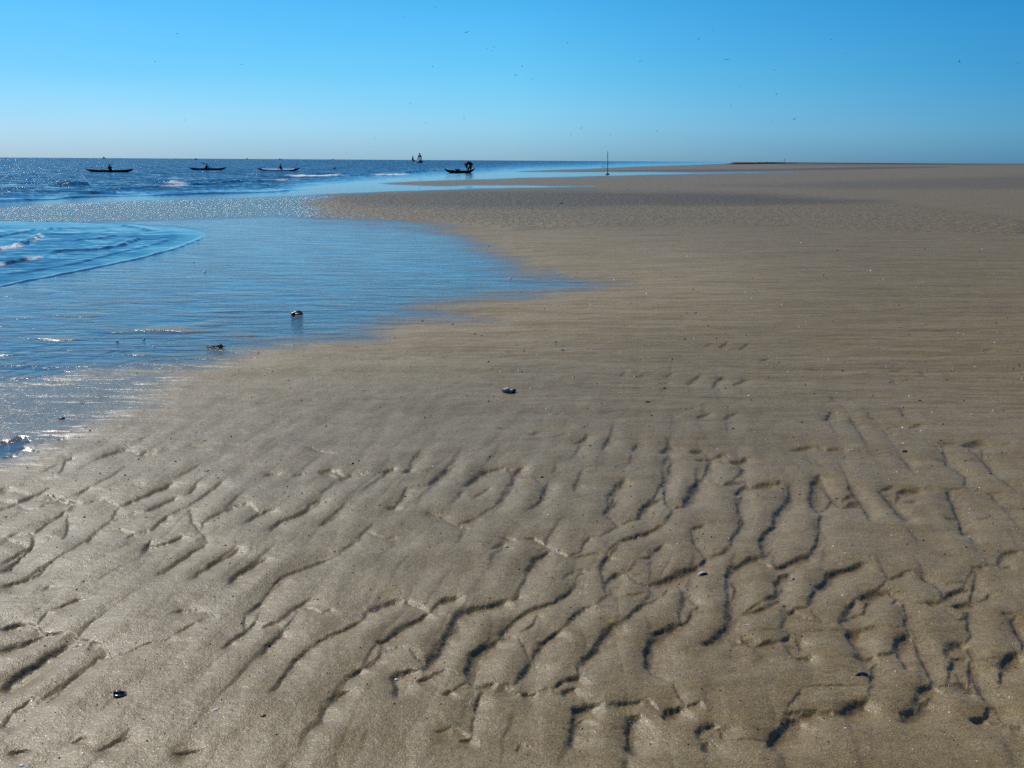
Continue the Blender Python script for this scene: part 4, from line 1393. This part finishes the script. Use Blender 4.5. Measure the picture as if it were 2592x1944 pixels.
bx_, by_ = flat(*fix(1985, 413.6))
p0 = Vector((bx_, by_, zat(bx_, by_)))
k = px_size(p0)
t = empty('beacon_pole', p0)
g = Geo()
g.tube([(0, 0, -k), (0, 0, 10 * k)], [0.55 * k, 0.4 * k], 8)
g.build('pole', M['ship_dark'], t)
g = Geo()
g.ball((0, 0, 9.6 * k), (0.9 * k, 0.9 * k, 0.8 * k), 10, 6)
g.build('topmark', M['ship_dark'], t)
tag(t, 'faint distant beacon pole on the skyline above the sandbank', 'beacon')

b_ = at_water(847, 423.5)
k = px_size(b_)
t = empty('mooring_float', b_)
g = Geo()
g.lathe([(1.2 * k, -1 * k), (2.1 * k, 0.6 * k), (2.2 * k, 2.4 * k), (1.4 * k, 4.0 * k), (0.4 * k, 4.8 * k)], 14)
g.build('float_ball', M['iron_dark'], t)
g = Geo()
g.tube([(0, 0, 4.5 * k), (0, 0, 6.0 * k)], [0.35 * k, 0.3 * k], 6)
g.build('eye_rod', M['iron_dark'], t)
tag(t, 'small dark float bobbing alone between the white-decked kayak and the buoys', 'float')

b_ = at_water(1527, 418.3)
k = px_size(b_)
g = Geo()
rg = random.Random(3)
for i in range(7):
    g.ball(((i - 3) * 1.4 * k, rg.uniform(-1, 1) * k, 0.3 * k), (1.6 * k, 1.6 * k, rg.uniform(.6, 1.1) * k), 8, 5)
o = g.build('rock', M['iron_dark'])
o.location = b_
tag(o, 'low dark rock at the waterline just behind the marker post', 'rock')


def boat(u, v, wpx, hpx, label, mat='ship_dark', hull=0.45, cabins=((0.1, 0.3, 1.0),), far=None):
    b = at_water(u, v)
    k = px_size(b)
    t = empty('distant_boat', b)
    Lg, Hg = wpx * k, hpx * k
    g = Geo()
    n = 12
    for i in range(n + 1):
        q = -1 + 2 * i / n
        w = 0.16 * Lg * max(0.03, 1 - max(0, q) ** 2.2)
        z = Hg * (hull + 0.18 * max(0, q) ** 2)
        x = q * Lg / 2
        g.v += [Vector((x, -w, z)), Vector((x * 0.93, -w * .7, -0.15 * Hg)), Vector((x * 0.93, w * .7, -0.15 * Hg)), Vector((x, w, z))]
    for i in range(n):
        for kk in range(4):
            g.f.append((4 * i + kk, 4 * i + (kk + 1) % 4, 4 * i + 4 + (kk + 1) % 4, 4 * i + 4 + kk))
    g.f += [(3, 2, 1, 0), tuple(4 * n + i for i in range(4))]
    g.build('hull', M[mat], t)
    for x0, w, h in cabins:
        g = Geo()
        z0, z1 = Hg * hull * 0.9, Hg * h
        xa, xb, yw = (x0 - w / 2) * Lg, (x0 + w / 2) * Lg, 0.1 * Lg
        g.v = [Vector(p) for p in ((xa, -yw, z0), (xb, -yw, z0), (xb, yw, z0), (xa, yw, z0), (xa * .9 + xb * .1, -yw * .8, z1), (xb * .85 + xa * .15, -yw * .8, z1), (xb * .85 + xa * .15, yw * .8, z1), (xa * .9 + xb * .1, yw * .8, z1))]
        g.f = [(3, 2, 1, 0), (4, 5, 6, 7), (0, 1, 5, 4), (1, 2, 6, 5), (2, 3, 7, 6), (3, 0, 4, 7)]
        g.build('cabin', M[mat], t, False)
    tag(t, label, 'boat', 'boats along the horizon')


boat(263, 403.2, 6, 4.2, 'tiny dark boat on the horizon above the pale-capped paddler', cabins=((0.0, 0.4, 1.0),))
boat(496.5, 402.4, 8, 3.4, 'low dark boat on the horizon above the slanted black kayak', cabins=((-0.12, 0.3, 1.0),))
boat(625, 400.4, 5, 3.2, 'tiny dark boat on the horizon between the slanted black kayak and the white-decked one', cabins=((0.1, 0.3, 1.0),))
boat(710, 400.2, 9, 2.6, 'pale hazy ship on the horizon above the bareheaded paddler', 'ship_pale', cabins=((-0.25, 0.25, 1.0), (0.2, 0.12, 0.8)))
boat(842, 400.2, 8, 2.2, 'low dark boat on the horizon between the white-decked kayak and the buoys', cabins=((0.0, 0.3, 1.0),))
boat(1173.5, 399.9, 4, 4.5, 'tiny upright boat on the horizon above the bending person', cabins=((0.0, 0.25, 1.0),))

# low scrub-covered dune far off on the bank
g = Geo()
P0 = [flat(*fix(u, max(414.9, pho(u) + 3.2))) for u in np.linspace(1838, 2500, 150)]
rg = random.Random(8)
rows = []
for i, (x, y) in enumerate(P0):
    q = i / 149
    hgt = 4.4 * min(1, q / 0.03) * (1 - 0.50 * min(1, max(0, (q - 0.17) / 0.07))) * (1 if q < .6 else (1 - q) / .4) * (0.85 + 0.3 * rg.random())
    kk = y / F
    rows.append([(x, y - 1.5, -0.1), (x, y, 0.45 * hgt * kk), (x * 1.004, y + 3, 0.8 * hgt * kk), (x * 1.01, y + 9, hgt * kk), (x * 1.03, y + 30, 0.5 * hgt * kk), (x * 1.06, y + 60, -0.2)])
vv = [Vector(p) for r_ in rows for p in r_]
ff = [(6 * i + k, 6 * i + 6 + k, 6 * i + 7 + k, 6 * i + 1 + k) for i in range(149) for k in range(5)]
o = link_mesh('hill', vv, ff, M['dune_scrub'])
o['kind'] = 'structure'


# ------------------------------------------------------------------ shells, stones and weed on the sand
def valve(g, L_, wd_ratio=0.46, ht=0.20, open_=False):
    """one mussel valve lying on the sand: pointed at -x, rounded at +x"""
    n, m = 12, 10
    b = len(g.v)
    for i in range(n + 1):
        q = i / n
        w = wd_ratio * L_ / 2 * (math.sin(math.pi * q ** 0.62) ** 0.75 if 0 < q < 1 else 0.02) + 0.002 * L_
        zc = ht * L_ * (math.sin(math.pi * (0.06 + 0.94 * q ** 0.7)) ** 0.7 if q < 1 else 0.02)
        bend = -0.10 * L_ * math.sin(math.pi * q)
        for k in range(m + 1):
            a = math.pi * k / m
            g.v.append(Vector(((q - 0.5) * L_, bend - math.cos(a) * w, zc * math.sin(a) - 0.10 * ht * L_)))
    for i in range(n):
        for k in range(m):
            a = b + i * (m + 1) + k
            g.f.append((a, a + m + 1, a + m + 2, a + 1))
        a = b + i * (m + 1)
        g.f.append((a, a + m, a + 2 * m + 1, a + m + 1))
    return g


def cockle(g, L_, ht=0.34):
    n, m = 20, 7
    b = len(g.v)
    for j in range(m + 1):
        th = j / m * math.pi / 2
        for k in range(n):
            a = 2 * math.pi * k / n
            rr_ = math.sin(th) * (0.5 + 0.05 * math.cos(a) + 0.018 * math.cos(10 * a))
            g.v.append(Vector((rr_ * L_ * math.cos(a), 0.82 * rr_ * L_ * math.sin(a), ht * L_ * math.cos(th) - 0.06 * L_)))
    for j in range(m):
        for k in range(n):
            g.f.append((b + j * n + k, b + (j + 1) * n + k, b + (j + 1) * n + (k + 1) % n, b + j * n + (k + 1) % n))
    g.f.append(tuple(b + m * n + k for k in range(n)))
    return g


def lump(g, L_, rg_, flatness=0.5, aspect=0.7, c=(0, 0, 0)):
    b = len(g.v)
    g.ball(c, (L_ / 2, L_ / 2 * aspect, L_ / 2 * flatness), 12, 8)
    o_ = Vector((rg_.uniform(0, 50), rg_.uniform(0, 50), 0))
    for i in range(b, len(g.v)):
        v_ = g.v[i] - Vector(c)
        d_ = v_.normalized()
        nz_ = float(noise(np.array(d_.x * 1.7 + o_.x), np.array(d_.y * 1.7 + d_.z * 1.3 + o_.y), 7))
        g.v[i] = Vector(c) + v_ * (1 + 0.35 * nz_)
    return g


def strand(g, L_, rg_, n=7, lift=0.0):
    x, y, a = -L_ / 2, 0.0, rg_.uniform(-.4, .4)
    pts = []
    for i in range(n):
        pts.append(Vector((x, y, 0.006 * L_ + lift * math.sin(math.pi * i / (n - 1)) * L_)))
        a += rg_.uniform(-.7, .7)
        a *= 0.7
        x += math.cos(a) * L_ / (n - 1)
        y += math.sin(a) * L_ / (n - 1)
    r = 0.035 * L_
    g.tube(pts, [r * (0.5 + 1.0 * math.sin(math.pi * (i + .5) / n)) for i in range(n)], 6)
    return g


def place(o, u, v, rot, sink=0.0, tilt=0.0):
    p = on_sand(u, v)
    o.location = p - Vector((0, 0, sink))
    o.rotation_euler = (tilt, 0, rot)
    return p


rgi = random.Random(21)


def single(kind, u, v, wpx, rot, mat, label, cat=None, group=None):
    p = on_sand(u, v)
    L_ = wpx * px_size(p)
    g = Geo()
    if kind == 'mussel':
        valve(g, L_)
        nm, ct = 'mussel_shell', 'shell'
    elif kind == 'cockle':
        cockle(g, L_)
        nm, ct = 'cockle_shell', 'shell'
    elif kind == 'pebble':
        lump(g, L_, rgi)
        nm, ct = 'pebble_stone', 'stone'
    elif kind == 'stick':
        strand(g, L_, rgi, 6)
        nm, ct = 'driftwood_stick', 'stick'
    else:
        strand(g, L_, rgi, 9, 0.04)
        nm, ct = 'seaweed_strand', 'seaweed'
    o = g.build(nm, M[mat])
    place(o, u, v, math.radians(rot), 0.06 * L_)
    tag(o, label, cat or ct, group)
    return o


# the large pieces, each with parts of its own
def cluster(name, u, v, label, cat, parts):
    p = on_sand(u, v)
    k = px_size(p)
    t = empty(name, p)
    for pn, kind, dx, dy, dz, wpx, rot, tilt, mat in parts:
        g = Geo()
        if kind == 'mussel':
            valve(g, wpx * k, 0.48, 0.17)
        elif kind == 'lump':
            lump(g, wpx * k, rgi, 0.6)
        elif kind == 'cockle':
            cockle(g, wpx * k)
        else:
            strand(g, wpx * k, rgi, 9, 0.10 if kind == 'arch' else 0.02)
        o = g.build(pn, M[mat], t)
        o.location = (dx * k, dy * k, dz * k)
        o.rotation_euler = (math.radians(tilt), 0, math.radians(rot))
    tag(t, label, cat)
    return t


cluster('mussel_shell', 751, 797, 'big glossy black open mussel gleaming in the wet film near the pool margin', 'shell',
        [('valve', 'mussel', 2, 0, 1, 30, 178, 0, 'mussel_black'), ('valve', 'mussel', 0, 6, 4, 27, 186, -28, 'mussel_black'), ('valve', 'lump', -8, -3, 3, 13, 0, 0, 'mussel_black')])
cluster('seaweed_clump', 546, 880, 'dark seaweed clump with a raised frond lying in the blue pool shallows', 'seaweed',
        [('stem', 'strand', 0, 0, 2, 46, 4, 0, 'weed'), ('frond', 'arch', 6, 3, 3, 30, 60, 30, 'weed'), ('frond', 'arch', 14, 2, 2, 22, 20, 0, 'weed'), ('frond', 'strand', -8, -4, 1, 30, -12, 0, 'weed'), ('holdfast', 'lump', 10, 4, 4, 14, 0, 0, 'weed')])
cluster('stone_cluster', 1286, 994, 'grey and white knobbly stone lump, lone on the open sand below the pool', 'stone',
        [('main_stone', 'lump', -3, 0, 4, 26, -18, 0, 'stone_grey'), ('small_stone', 'lump', 14, 4, 4, 15, 30, 0, 'stone_black'), ('shell_chip', 'cockle', -1, -2, 11, 11, 20, 10, 'shell_white'), ('shell_chip', 'cockle', 8, -5, 8, 8, -20, 0, 'shell_white')])
cluster('mussel_shell', 305, 1759, 'black gaping mussel shell alone on plain sand near the frame bottom', 'shell',
        [('valve', 'mussel', 2, -5, 0, 38, 8, 0, 'mussel_black'), ('valve', 'mussel', -3, 8, 3, 38, -4, -20, 'mussel_black')])
cluster('mussel_shell', 1781, 1456, 'black and white open mussel standing at a ripple junction', 'shell',
        [('valve', 'mussel', -4, 4, 1, 27, 205, 0, 'shell_white'), ('valve', 'mussel', 0, -2, 2, 24, 205, 0, 'mussel_black'), ('valve', 'mussel', 9, -6, 0, 14, 170, 0, 'mussel_black')])
cluster('mussel_shell', 2178, 1708, 'blue mussel shell lying at the end of a dark ripple hollow', 'shell',
        [('valve', 'mussel', 4, 0, 1, 30, 170, 0, 'mussel_blue'), ('valve', 'mussel', -9, -6, 0, 18, 190, 0, 'mussel_black')])

ITEMS = [
    # near shells and stones
    ('cockle', 545, 1797, 15, 10, 'shell_white', 'cream cockle shell between the gaping mussel and the red-brown shell'),
    ('cockle', 666, 1812, 17, 40, 'shell_brown', 'round red-brown shell beside the cream cockle'),
    ('pebble', 2008, 1467, 15, 0, 'stone_black', 'angular black stone in a ripple hollow beyond the narrow black mussel'),
    ('mussel', 1985, 1535, 17, 5, 'mussel_black', 'narrow black mussel above the pinkish shell, below the angular black stone'),
    ('mussel', 1893, 1582, 20, 160, 'shell_pink', 'pinkish white shell tucked under a ripple step'),
    ('mussel', 2158, 1714, 9, 0, 'shell_white', 'thin white shell flake touching the blue mussel'),
    ('cockle', 1003, 1719, 13, 0, 'shell_white', 'small white shell in front of a row of dark pits'),
    ('pebble', 1443, 1538, 9, 0, 'stone_black', 'small black pebble between two long diagonal ripples'),
    ('pebble', 1739, 1492, 9, 0, 'stone_grey', 'pale grey pebble just below the black and white mussel'),
    ('mussel', 1980, 1236, 13, 30, 'mussel_black', 'black shell chip on the crest where two ripples meet'),
    ('cockle', 2287, 1122, 10, 0, 'shell_white', 'white shell on smooth sand beyond the rippled patch'),
    ('cockle', 2332, 1091, 8, 0, 'shell_white', 'small white shell a step beyond the similar white one'),
    ('mussel', 2459, 1049, 13, 170, 'shell_white', 'elongated white shell on the darker smooth sand'),
    ('pebble', 2290, 1143, 18, 0, 'weed', 'dark flat scrap of weed beside the white shell on smooth sand'),
    ('cockle', 1388, 1303, 9, 0, 'shell_white', 'small pale shell lying in a shallow ripple hollow in mid frame'),
    ('pebble', 1366, 1259, 11, 0, 'stone_black', 'black pebble on a ripple flank, one of two side by side'),
    ('pebble', 1399, 1266, 7, 0, 'stone_black', 'smaller black pebble beside a similar larger one'),
    ('pebble', 1371, 1208, 13, 0, 'stone_black', 'black oval stone at the end of the curved ripple row'),
    ('stick', 1296, 1349, 12, 25, 'stick_brown', 'short dark twig on the pale groove line'),
    ('pebble', 1285, 1385, 12, 0, 'stone_black', 'black pebble lying in the pale groove line'),
    ('cockle', 1300, 1388, 8, 0, 'shell_white', 'white chip touching the black pebble in the pale groove line'),
    ('pebble', 1561, 1584, 6, 0, 'stone_black', 'tiny black pebble on a smooth ripple back'),
    ('cockle', 1671, 1428, 6, 0, 'shell_white', 'tiny white shell alone on a broad ripple back'),
    ('pebble', 1472, 1845, 11, 0, 'stone_black', 'dark pebble at the lower end of a forked ripple hollow'),
    ('cockle', 2140, 1843, 9, 0, 'shell_white', 'white shell chip under the dark ripple step near the frame bottom'),
    ('cockle', 2133, 1507, 9, 0, 'shell_white', 'pale shell chip in a light scooped hollow'),
    ('cockle', 1741, 1624, 6, 0, 'shell_white', 'tiny white chip below the smooth ripple bend'),
    ('pebble', 13, 1308, 12, 0, 'stone_black', 'black pebble among wet glinting ripples at the frame edge'),
    ('cockle', 55, 1938, 16, 0, 'shell_white', 'white shell half buried at the frame bottom corner'),
    ('pebble', 524, 1192, 13, 0, 'stone_black', 'black stone on plain sand between two pale streaks'),
    ('pebble', 890, 1174, 14, 0, 'stone_black', 'black oval stone near the faint crossing grooves'),
    ('pebble', 569, 1381, 9, 15, 'stone_black', 'small black pebble by a hairline crack'),
    ('pebble', 517, 1115, 8, 0, 'stone_black', 'tiny black pebble short of the white groove streak'),
    # between the pool and the ripples
    ('weed', 210, 1022, 28, 3, 'weed', 'dark broken weed strip at the damp margin of the pool'),
    ('pebble', 157, 1060, 17, 0, 'weed', 'dark weed knot on damp grey sand'),
    ('pebble', 216, 1082, 10, 0, 'stone_black', 'topmost black stone of the little cluster on damp sand'),
    ('pebble', 236, 1069, 6, 0, 'stone_black', 'outlying black speck beside the little stone cluster'),
    ('pebble', 201, 1106, 8, 0, 'stone_black', 'lower black stone of the pair below the little cluster'),
    ('pebble', 212, 1106, 8, 0, 'stone_black', 'second black stone of the close pair below the little cluster'),
    ('pebble', 180, 1093, 6, 0, 'stone_black', 'small black speck apart from the stone cluster, towards the water'),
    ('weed', 846, 1002, 16, 15, 'weed', 'small dark weed scrap halfway between pool and grey stone lump'),
    ('weed', 1043, 959, 13, -20, 'weed', 'forked dark weed scrap below the pool tip'),
    ('weed', 1058, 963, 10, 0, 'weed', 'dark weed bit touching the forked scrap below the pool tip'),
    ('stick', 1040, 991, 22, 3, 'weed', 'thin dark weed sliver with a pale trail behind it'),
    ('pebble', 728, 963, 9, 0, 'stone_black', 'black pebble on pale sand in front of the pool margin'),
    ('pebble', 689, 940, 8, 0, 'stone_black', 'black pebble where the pool margin turns pale'),
    ('pebble', 920, 989, 8, 0, 'stone_black', 'tiny black pebble beyond the small weed scrap'),
    ('pebble', 568, 1005, 7, 0, 'stone_black', 'tiny black pebble on bare pale sand'),
    ('pebble', 1236, 1016, 10, 0, 'stone_black', 'flat black pebble in front of the grey stone lump'),
    ('weed', 1262, 1082, 26, 12, 'weed', 'thin dark weed streak below the grey stone lump'),
    ('pebble', 1202, 846, 8, 0, 'stone_black', 'black pebble on dry sand beside the thin blue tongue'),
    ('stick', 633, 858, 16, 5, 'weed', 'dark sliver at the pool edge past the seaweed clump'),
    ('stick', 790, 875, 20, 0, 'weed', 'dark sliver with bright chips in the thin blue tongue'),
    ('cockle', 388, 877, 7, 0, 'shell_white', 'bright white chip in the deep blue of the pool'),
    ('pebble', 364, 860, 10, 0, 'weed', 'dark scrap in the pool near the bright white chip'),
    ('pebble', 297, 865, 8, 0, 'weed', 'dark speck in the pool farther out from the bright chip'),
    ('pebble', 653, 894, 9, 0, 'weed', 'dark scrap beside white chips on the pool margin'),
    ('cockle', 647, 906, 8, 0, 'shell_white', 'white chip beside the dark scrap on the pool margin'),
    ('stick', 882, 905, 15, 4, 'shell_white', 'short white sliver on grey damp sand'),
    ('stick', 1006, 902, 28, -8, 'shell_white', 'long white sliver on grey damp sand'),
    ('cockle', 1291, 705, 9, 0, 'shell_white', 'white chip in the far tip of the blue pool'),
    ('cockle', 517, 688, 9, 0, 'shell_white', 'bright white chip on the film beyond the swash line'),
    ('pebble', 490, 664, 6, 0, 'weed', 'dark speck among the glints by the swash line'),
    # middle distance
    ('stick', 953, 609, 12, 2, 'weed', 'dark stick in the far part of the blue pool'),
    ('stick', 1199, 624, 15, 2, 'stick_brown', 'dark stick on pale sand at the pool side'),
    ('stick', 1334, 570, 15, 0, 'stick_brown', 'dark stick on sand below the rippled bank'),
    ('pebble', 1421, 515, 11, 0, 'weed', 'dark lump on the rippled bank'),
    ('stick', 1390, 672, 13, 0, 'stick_brown', 'dark stick beyond the pool tip'),
    ('stick', 1802, 768, 28, 3, 'stick_brown', 'long thin brown stick on open sand'),
    ('weed', 1980, 559, 14, 0, 'weed_green', 'green scrap on the far flat sand'),
    ('cockle', 1496, 773, 8, 0, 'shell_white', 'white chip on sand under the pool tip'),
    ('cockle', 1903, 755, 7, 0, 'shell_white', 'white chip beyond the long brown stick'),
    ('cockle', 1886, 741, 6, 0, 'shell_white', 'fainter white chip beside the one beyond the long stick'),
    ('cockle', 1995, 942, 7, 0, 'shell_white', 'white chip on the smooth mid sand'),
    ('cockle', 1896, 1002, 9, 0, 'shell_white', 'white chip after the row of dark crescents'),
    ('cockle', 1383, 1034, 7, 0, 'shell_white', 'white chip on plain sand near the faint step'),
    ('pebble', 1639, 1018, 15, 0, 'stone_black', 'flat black stone, largest on the middle sand'),
    ('pebble', 1682, 983, 12, 0, 'stone_black', 'black stone before the row of dark crescents'),
    ('pebble', 1700, 910, 9, 0, 'stone_black', 'black stone below the little hollow pair'),
    ('pebble', 1732, 859, 9, 0, 'stone_black', 'lone black stone on streaky sand'),
    ('pebble', 1761, 793, 9, 0, 'stone_black', 'rounder black stone of a pair near the long stick'),
    ('pebble', 1740, 793, 6, 0, 'stone_black', 'smaller black stone of the pair near the long stick'),
    ('pebble', 1792, 825, 8, 0, 'stone_black', 'black stone with a thin trail on streaky sand'),
    ('weed', 1643, 832, 11, 10, 'weed', 'dark scrap on streaky sand beyond the pool tip'),
    ('pebble', 1649, 1052, 8, 0, 'stone_black', 'black pebble on the long faint step'),
    ('pebble', 1521, 1021, 7, 0, 'stone_black', 'tiny black pebble before the long faint step'),
    ('pebble', 1608, 953, 9, 0, 'stone_black', 'black scrap among small ripple dents'),
    ('pebble', 1452, 955, 8, 0, 'stone_black', 'black scrap beyond the grey stone lump'),
    ('pebble', 1510, 971, 6, 0, 'stone_black', 'tiny black speck among the small ripple dents'),
    ('pebble', 2120, 635, 8, 0, 'stone_black', 'lone dark stone on the far open sand'),
    ('pebble', 2327, 1014, 10, 0, 'stone_black', 'black stone among dents on darker sand'),
    ('pebble', 2253, 968, 8, 0, 'stone_black', 'black stone in front of a shallow dent'),
    ('pebble', 2132, 939, 9, 0, 'stone_black', 'black stone on a faint cross ripple'),
    ('pebble', 1970, 918, 7, 0, 'stone_black', 'black speck beside the little hooked dent'),
    ('cockle', 2120, 1045, 6, 0, 'shell_white', 'tiny white chip alone on olive sand'),
    ('pebble', 1340, 828, 6, 0, 'stone_black', 'tiny black pebble past the thin blue tongue, on smooth sand'),
    ('pebble', 1490, 828, 6, 0, 'stone_black', 'tiny black pebble midway from the blue tongue to the trail stone'),
    ('pebble', 1530, 846, 6, 0, 'stone_black', 'tiny black pebble beyond the one midway on smooth sand'),
]
for it in ITEMS:
    single(*it)

# countless chips of shell and grit
g = Geo()
rgg = random.Random(77)
gw, gd = Geo(), Geo()
for i in range(3600):
    v_ = 600 + 1330 * rgg.random() ** 0.8
    u_ = rgg.uniform(-60, 2650)
    p = on_sand(u_, v_)
    ir, ic = np.searchsorted(YS, p.y), np.searchsorted(TC, p.x / max(1.5, p.y))
    if WET[min(ir, len(YS) - 1), min(ic, len(TC) - 1)] > 0.25:
        continue
    k = px_size(p)
    s_ = k * rgg.choice((1.2, 1.5, 1.8, 2.4, 3.4, 4.4, 5.2)) * rgg.uniform(.7, 1.1)
    gg = gw if rgg.random() < 0.55 else gd
    b = len(gg.v)
    a0 = rgg.uniform(0, 6.28)
    for q in range(4):
        an = a0 + q * 1.57 + rgg.uniform(-.3, .3)
        gg.v.append(p + Vector((math.cos(an) * s_ * rgg.uniform(.5, 1.1), math.sin(an) * s_ * rgg.uniform(.5, 1.1), -0.2 * s_)))
    gg.v.append(p + Vector((rgg.uniform(-.2, .2) * s_, rgg.uniform(-.2, .2) * s_, rgg.uniform(.35, .8) * s_)))
    gg.f += [(b, b + 1, b + 4), (b + 1, b + 2, b + 4), (b + 2, b + 3, b + 4), (b + 3, b, b + 4), (b + 3, b + 2, b + 1, b)]
o = gw.build('shell_debris', M['shell_white'], None, False)
o['kind'] = 'stuff'
tag(o, 'countless pale chips of broken shell strewn over the sand', 'shell grit')
o = gd.build('grit_debris', M['stone_black'], None, False)
o['kind'] = 'stuff'
tag(o, 'countless dark specks of grit and weed strewn over the sand', 'grit')

# ------------------------------------------------------------------ birds
def bird_mesh(up, sweep):
    """body, tail and two wings fused into one skin; 1 unit wingspan along y, x forward"""
    g = Geo()
    g.tube([(-0.30, 0, 0.0), (-0.16, 0, 0), (0, 0, 0.01), (0.14, 0, 0.02), (0.21, 0, 0.035), (0.27, 0, 0.03)], [0.02, 0.045, 0.065, 0.05, 0.04, 0.012], 8)
    for s in (-1, 1):
        secs = [(0.02, 0.10, 0.02), (0.18, 0.085, 0.02 + up * 0.55), (0.34, 0.06, 0.02 + up * 0.75), (0.5, 0.02, 0.02 + up * 0.7)]
        b = len(g.v)
        for (y, ch, z) in secs:
            x0 = 0.05 - sweep * y
            g.v += [Vector((x0 + ch, s * y, z)), Vector((x0, s * y, z + 0.022)), Vector((x0 - ch, s * y, z)), Vector((x0, s * y, z - 0.022))]
        for i in range(3):
            for k in range(4):
                g.f.append((b + 4 * i + k, b + 4 * i + (k + 1) % 4, b + 4 * i + 4 + (k + 1) % 4, b + 4 * i + 4 + k))
        g.f += [(b, b + 1, b + 2, b + 3), (b + 12, b + 13, b + 14, b + 15)]
    g.tube([(-0.2, 0, 0), (-0.40, 0, 0)], [0.03, 0.055], 6)
    o = g.build('bird', M['bird_dark'])
    md = o.modifiers.new('fuse', 'REMESH')
    md.mode = 'VOXEL'
    md.voxel_size = 0.018
    dg = bpy.context.evaluated_depsgraph_get()
    me = bpy.data.meshes.new_from_object(o.evaluated_get(dg))
    me.name = 'bird'
    bpy.data.objects.remove(o)
    return me


BM = [bird_mesh(0.28, 0.25), bird_mesh(-0.10, 0.35), bird_mesh(0.05, 0.15), bird_mesh(0.55, 0.1)]
BIRDS = [
    (448, 86, 7, 'bird high over the slanted black kayak, upper of two'), (393, 155, 6, 'bird over the gap between the two outer kayaks, lower of two'),
    (612, 163, 8, 'dark bird high over the stretch between the slanted and white-decked kayaks'), (469, 304, 6, 'round dark bird low over the slanted black kayak'),
    (1101, 19, 7, 'topmost bird, at the frame edge over the buoys'), (1021, 42, 5, 'faint bird near the frame top, just outside the one over the buoys'),
    (1181, 82, 10, 'largest dark bird in the upper sky, over the bending person'), (1095, 169, 5, 'small bird halfway up the sky over the red buoy'),
    (1038, 261, 6, 'lone bird in the lower sky over the green buoy'), (1077, 310, 6, 'first of two birds flying nose to tail over the red buoy'),
    (1084, 314, 5, 'second of two birds flying nose to tail over the red buoy'), (949, 350, 4, 'faint bird low over the water beside the buoys'),
    (877, 387, 4, 'tiny bird skimming the horizon above the lone float'), (1234, 122, 5, 'outermost bird of the tight trio over the beached kayak'),
    (1250, 119, 5, 'uppermost bird of the tight trio over the beached kayak'), (1246, 130, 5, 'lowest bird of the tight trio over the beached kayak'),
    (1175, 301, 6, 'lone bird low in the sky over the bending person'), (1363, 84, 5, 'faint bird in the upper sky before the marker post'),
    (1411, 23, 5, 'faint bird at the frame top before the marker post'), (1437, 109, 7, 'pale smudged bird in the upper sky before the marker post'),
    (1322, 168, 6, 'upper bird of two close together in mid sky'), (1305, 190, 9, 'slanting bird below its close companion in mid sky'),
    (1349, 201, 5, 'small bird trailing the close pair in mid sky'), (1471, 325, 5, 'upper bird of two low in the sky near the marker post'),
    (1446, 341, 5, 'lower bird of two low in the sky near the marker post'), (1620, 155, 7, 'lone bird in mid sky past the marker post'),
    (1545, 341, 5, 'bird low in the sky straight over the marker post'), (1663, 333, 5, 'lone bird low over the far sandbank tip'),
    (1768, 99, 7, 'dark bird of the upper two over the far sandbank, the lower one'), (1805, 77, 6, 'dark bird of the upper two over the far sandbank, the higher one'),
    (1840, 151, 12, 'wide pale bird gliding over the dark dune'), (1960, 179, 6, 'upper bird in the column above the big low one'),
    (1966, 239, 8, 'middle bird in the column above the big low one'), (1875, 218, 5, 'faint bird in mid sky over the dark dune'),
    (1850, 266, 6, 'faint bird lower in the sky over the dark dune'), (1951, 308, 6, 'small bird just before the big low one'),
    (2010, 302, 11, 'big dark bird, lowest of those over the distant beacon'), (2095, 304, 5, 'small bird just after the big low one'),
    (2104, 100, 7, 'bird in the upper sky, higher of two over the bare sandbank'), (2141, 137, 6, 'bird in the upper sky, lower of two over the bare sandbank'),
    (2427, 156, 10, 'steeply banking dark bird in the empty deep blue sky'), (2577, 159, 8, 'bird at the frame edge in the deep blue sky'),
]
rb = random.Random(5)
for i, (u, v, spx, lab) in enumerate(BIRDS):
    d = ray(u, v)
    dist = rb.uniform(90, 190)
    P = Vector((0, 0, EYE)) + Vector(d) * dist
    o = bpy.data.objects.new('bird', BM[i % 4])
    COL.objects.link(o)
    o.location = P
    s_ = 1.25 * spx * dist / F
    o.scale = (s_, s_, s_)
    bank_ = 1.2 if 'banking' in lab else rb.uniform(-.5, .5)
    o.rotation_euler = (bank_, rb.uniform(-.3, .3), rb.uniform(-0.8, 0.8) + math.pi / 2 * rb.choice((1, 3)))
    tag(o, lab, 'bird', 'birds scattered over the sky')
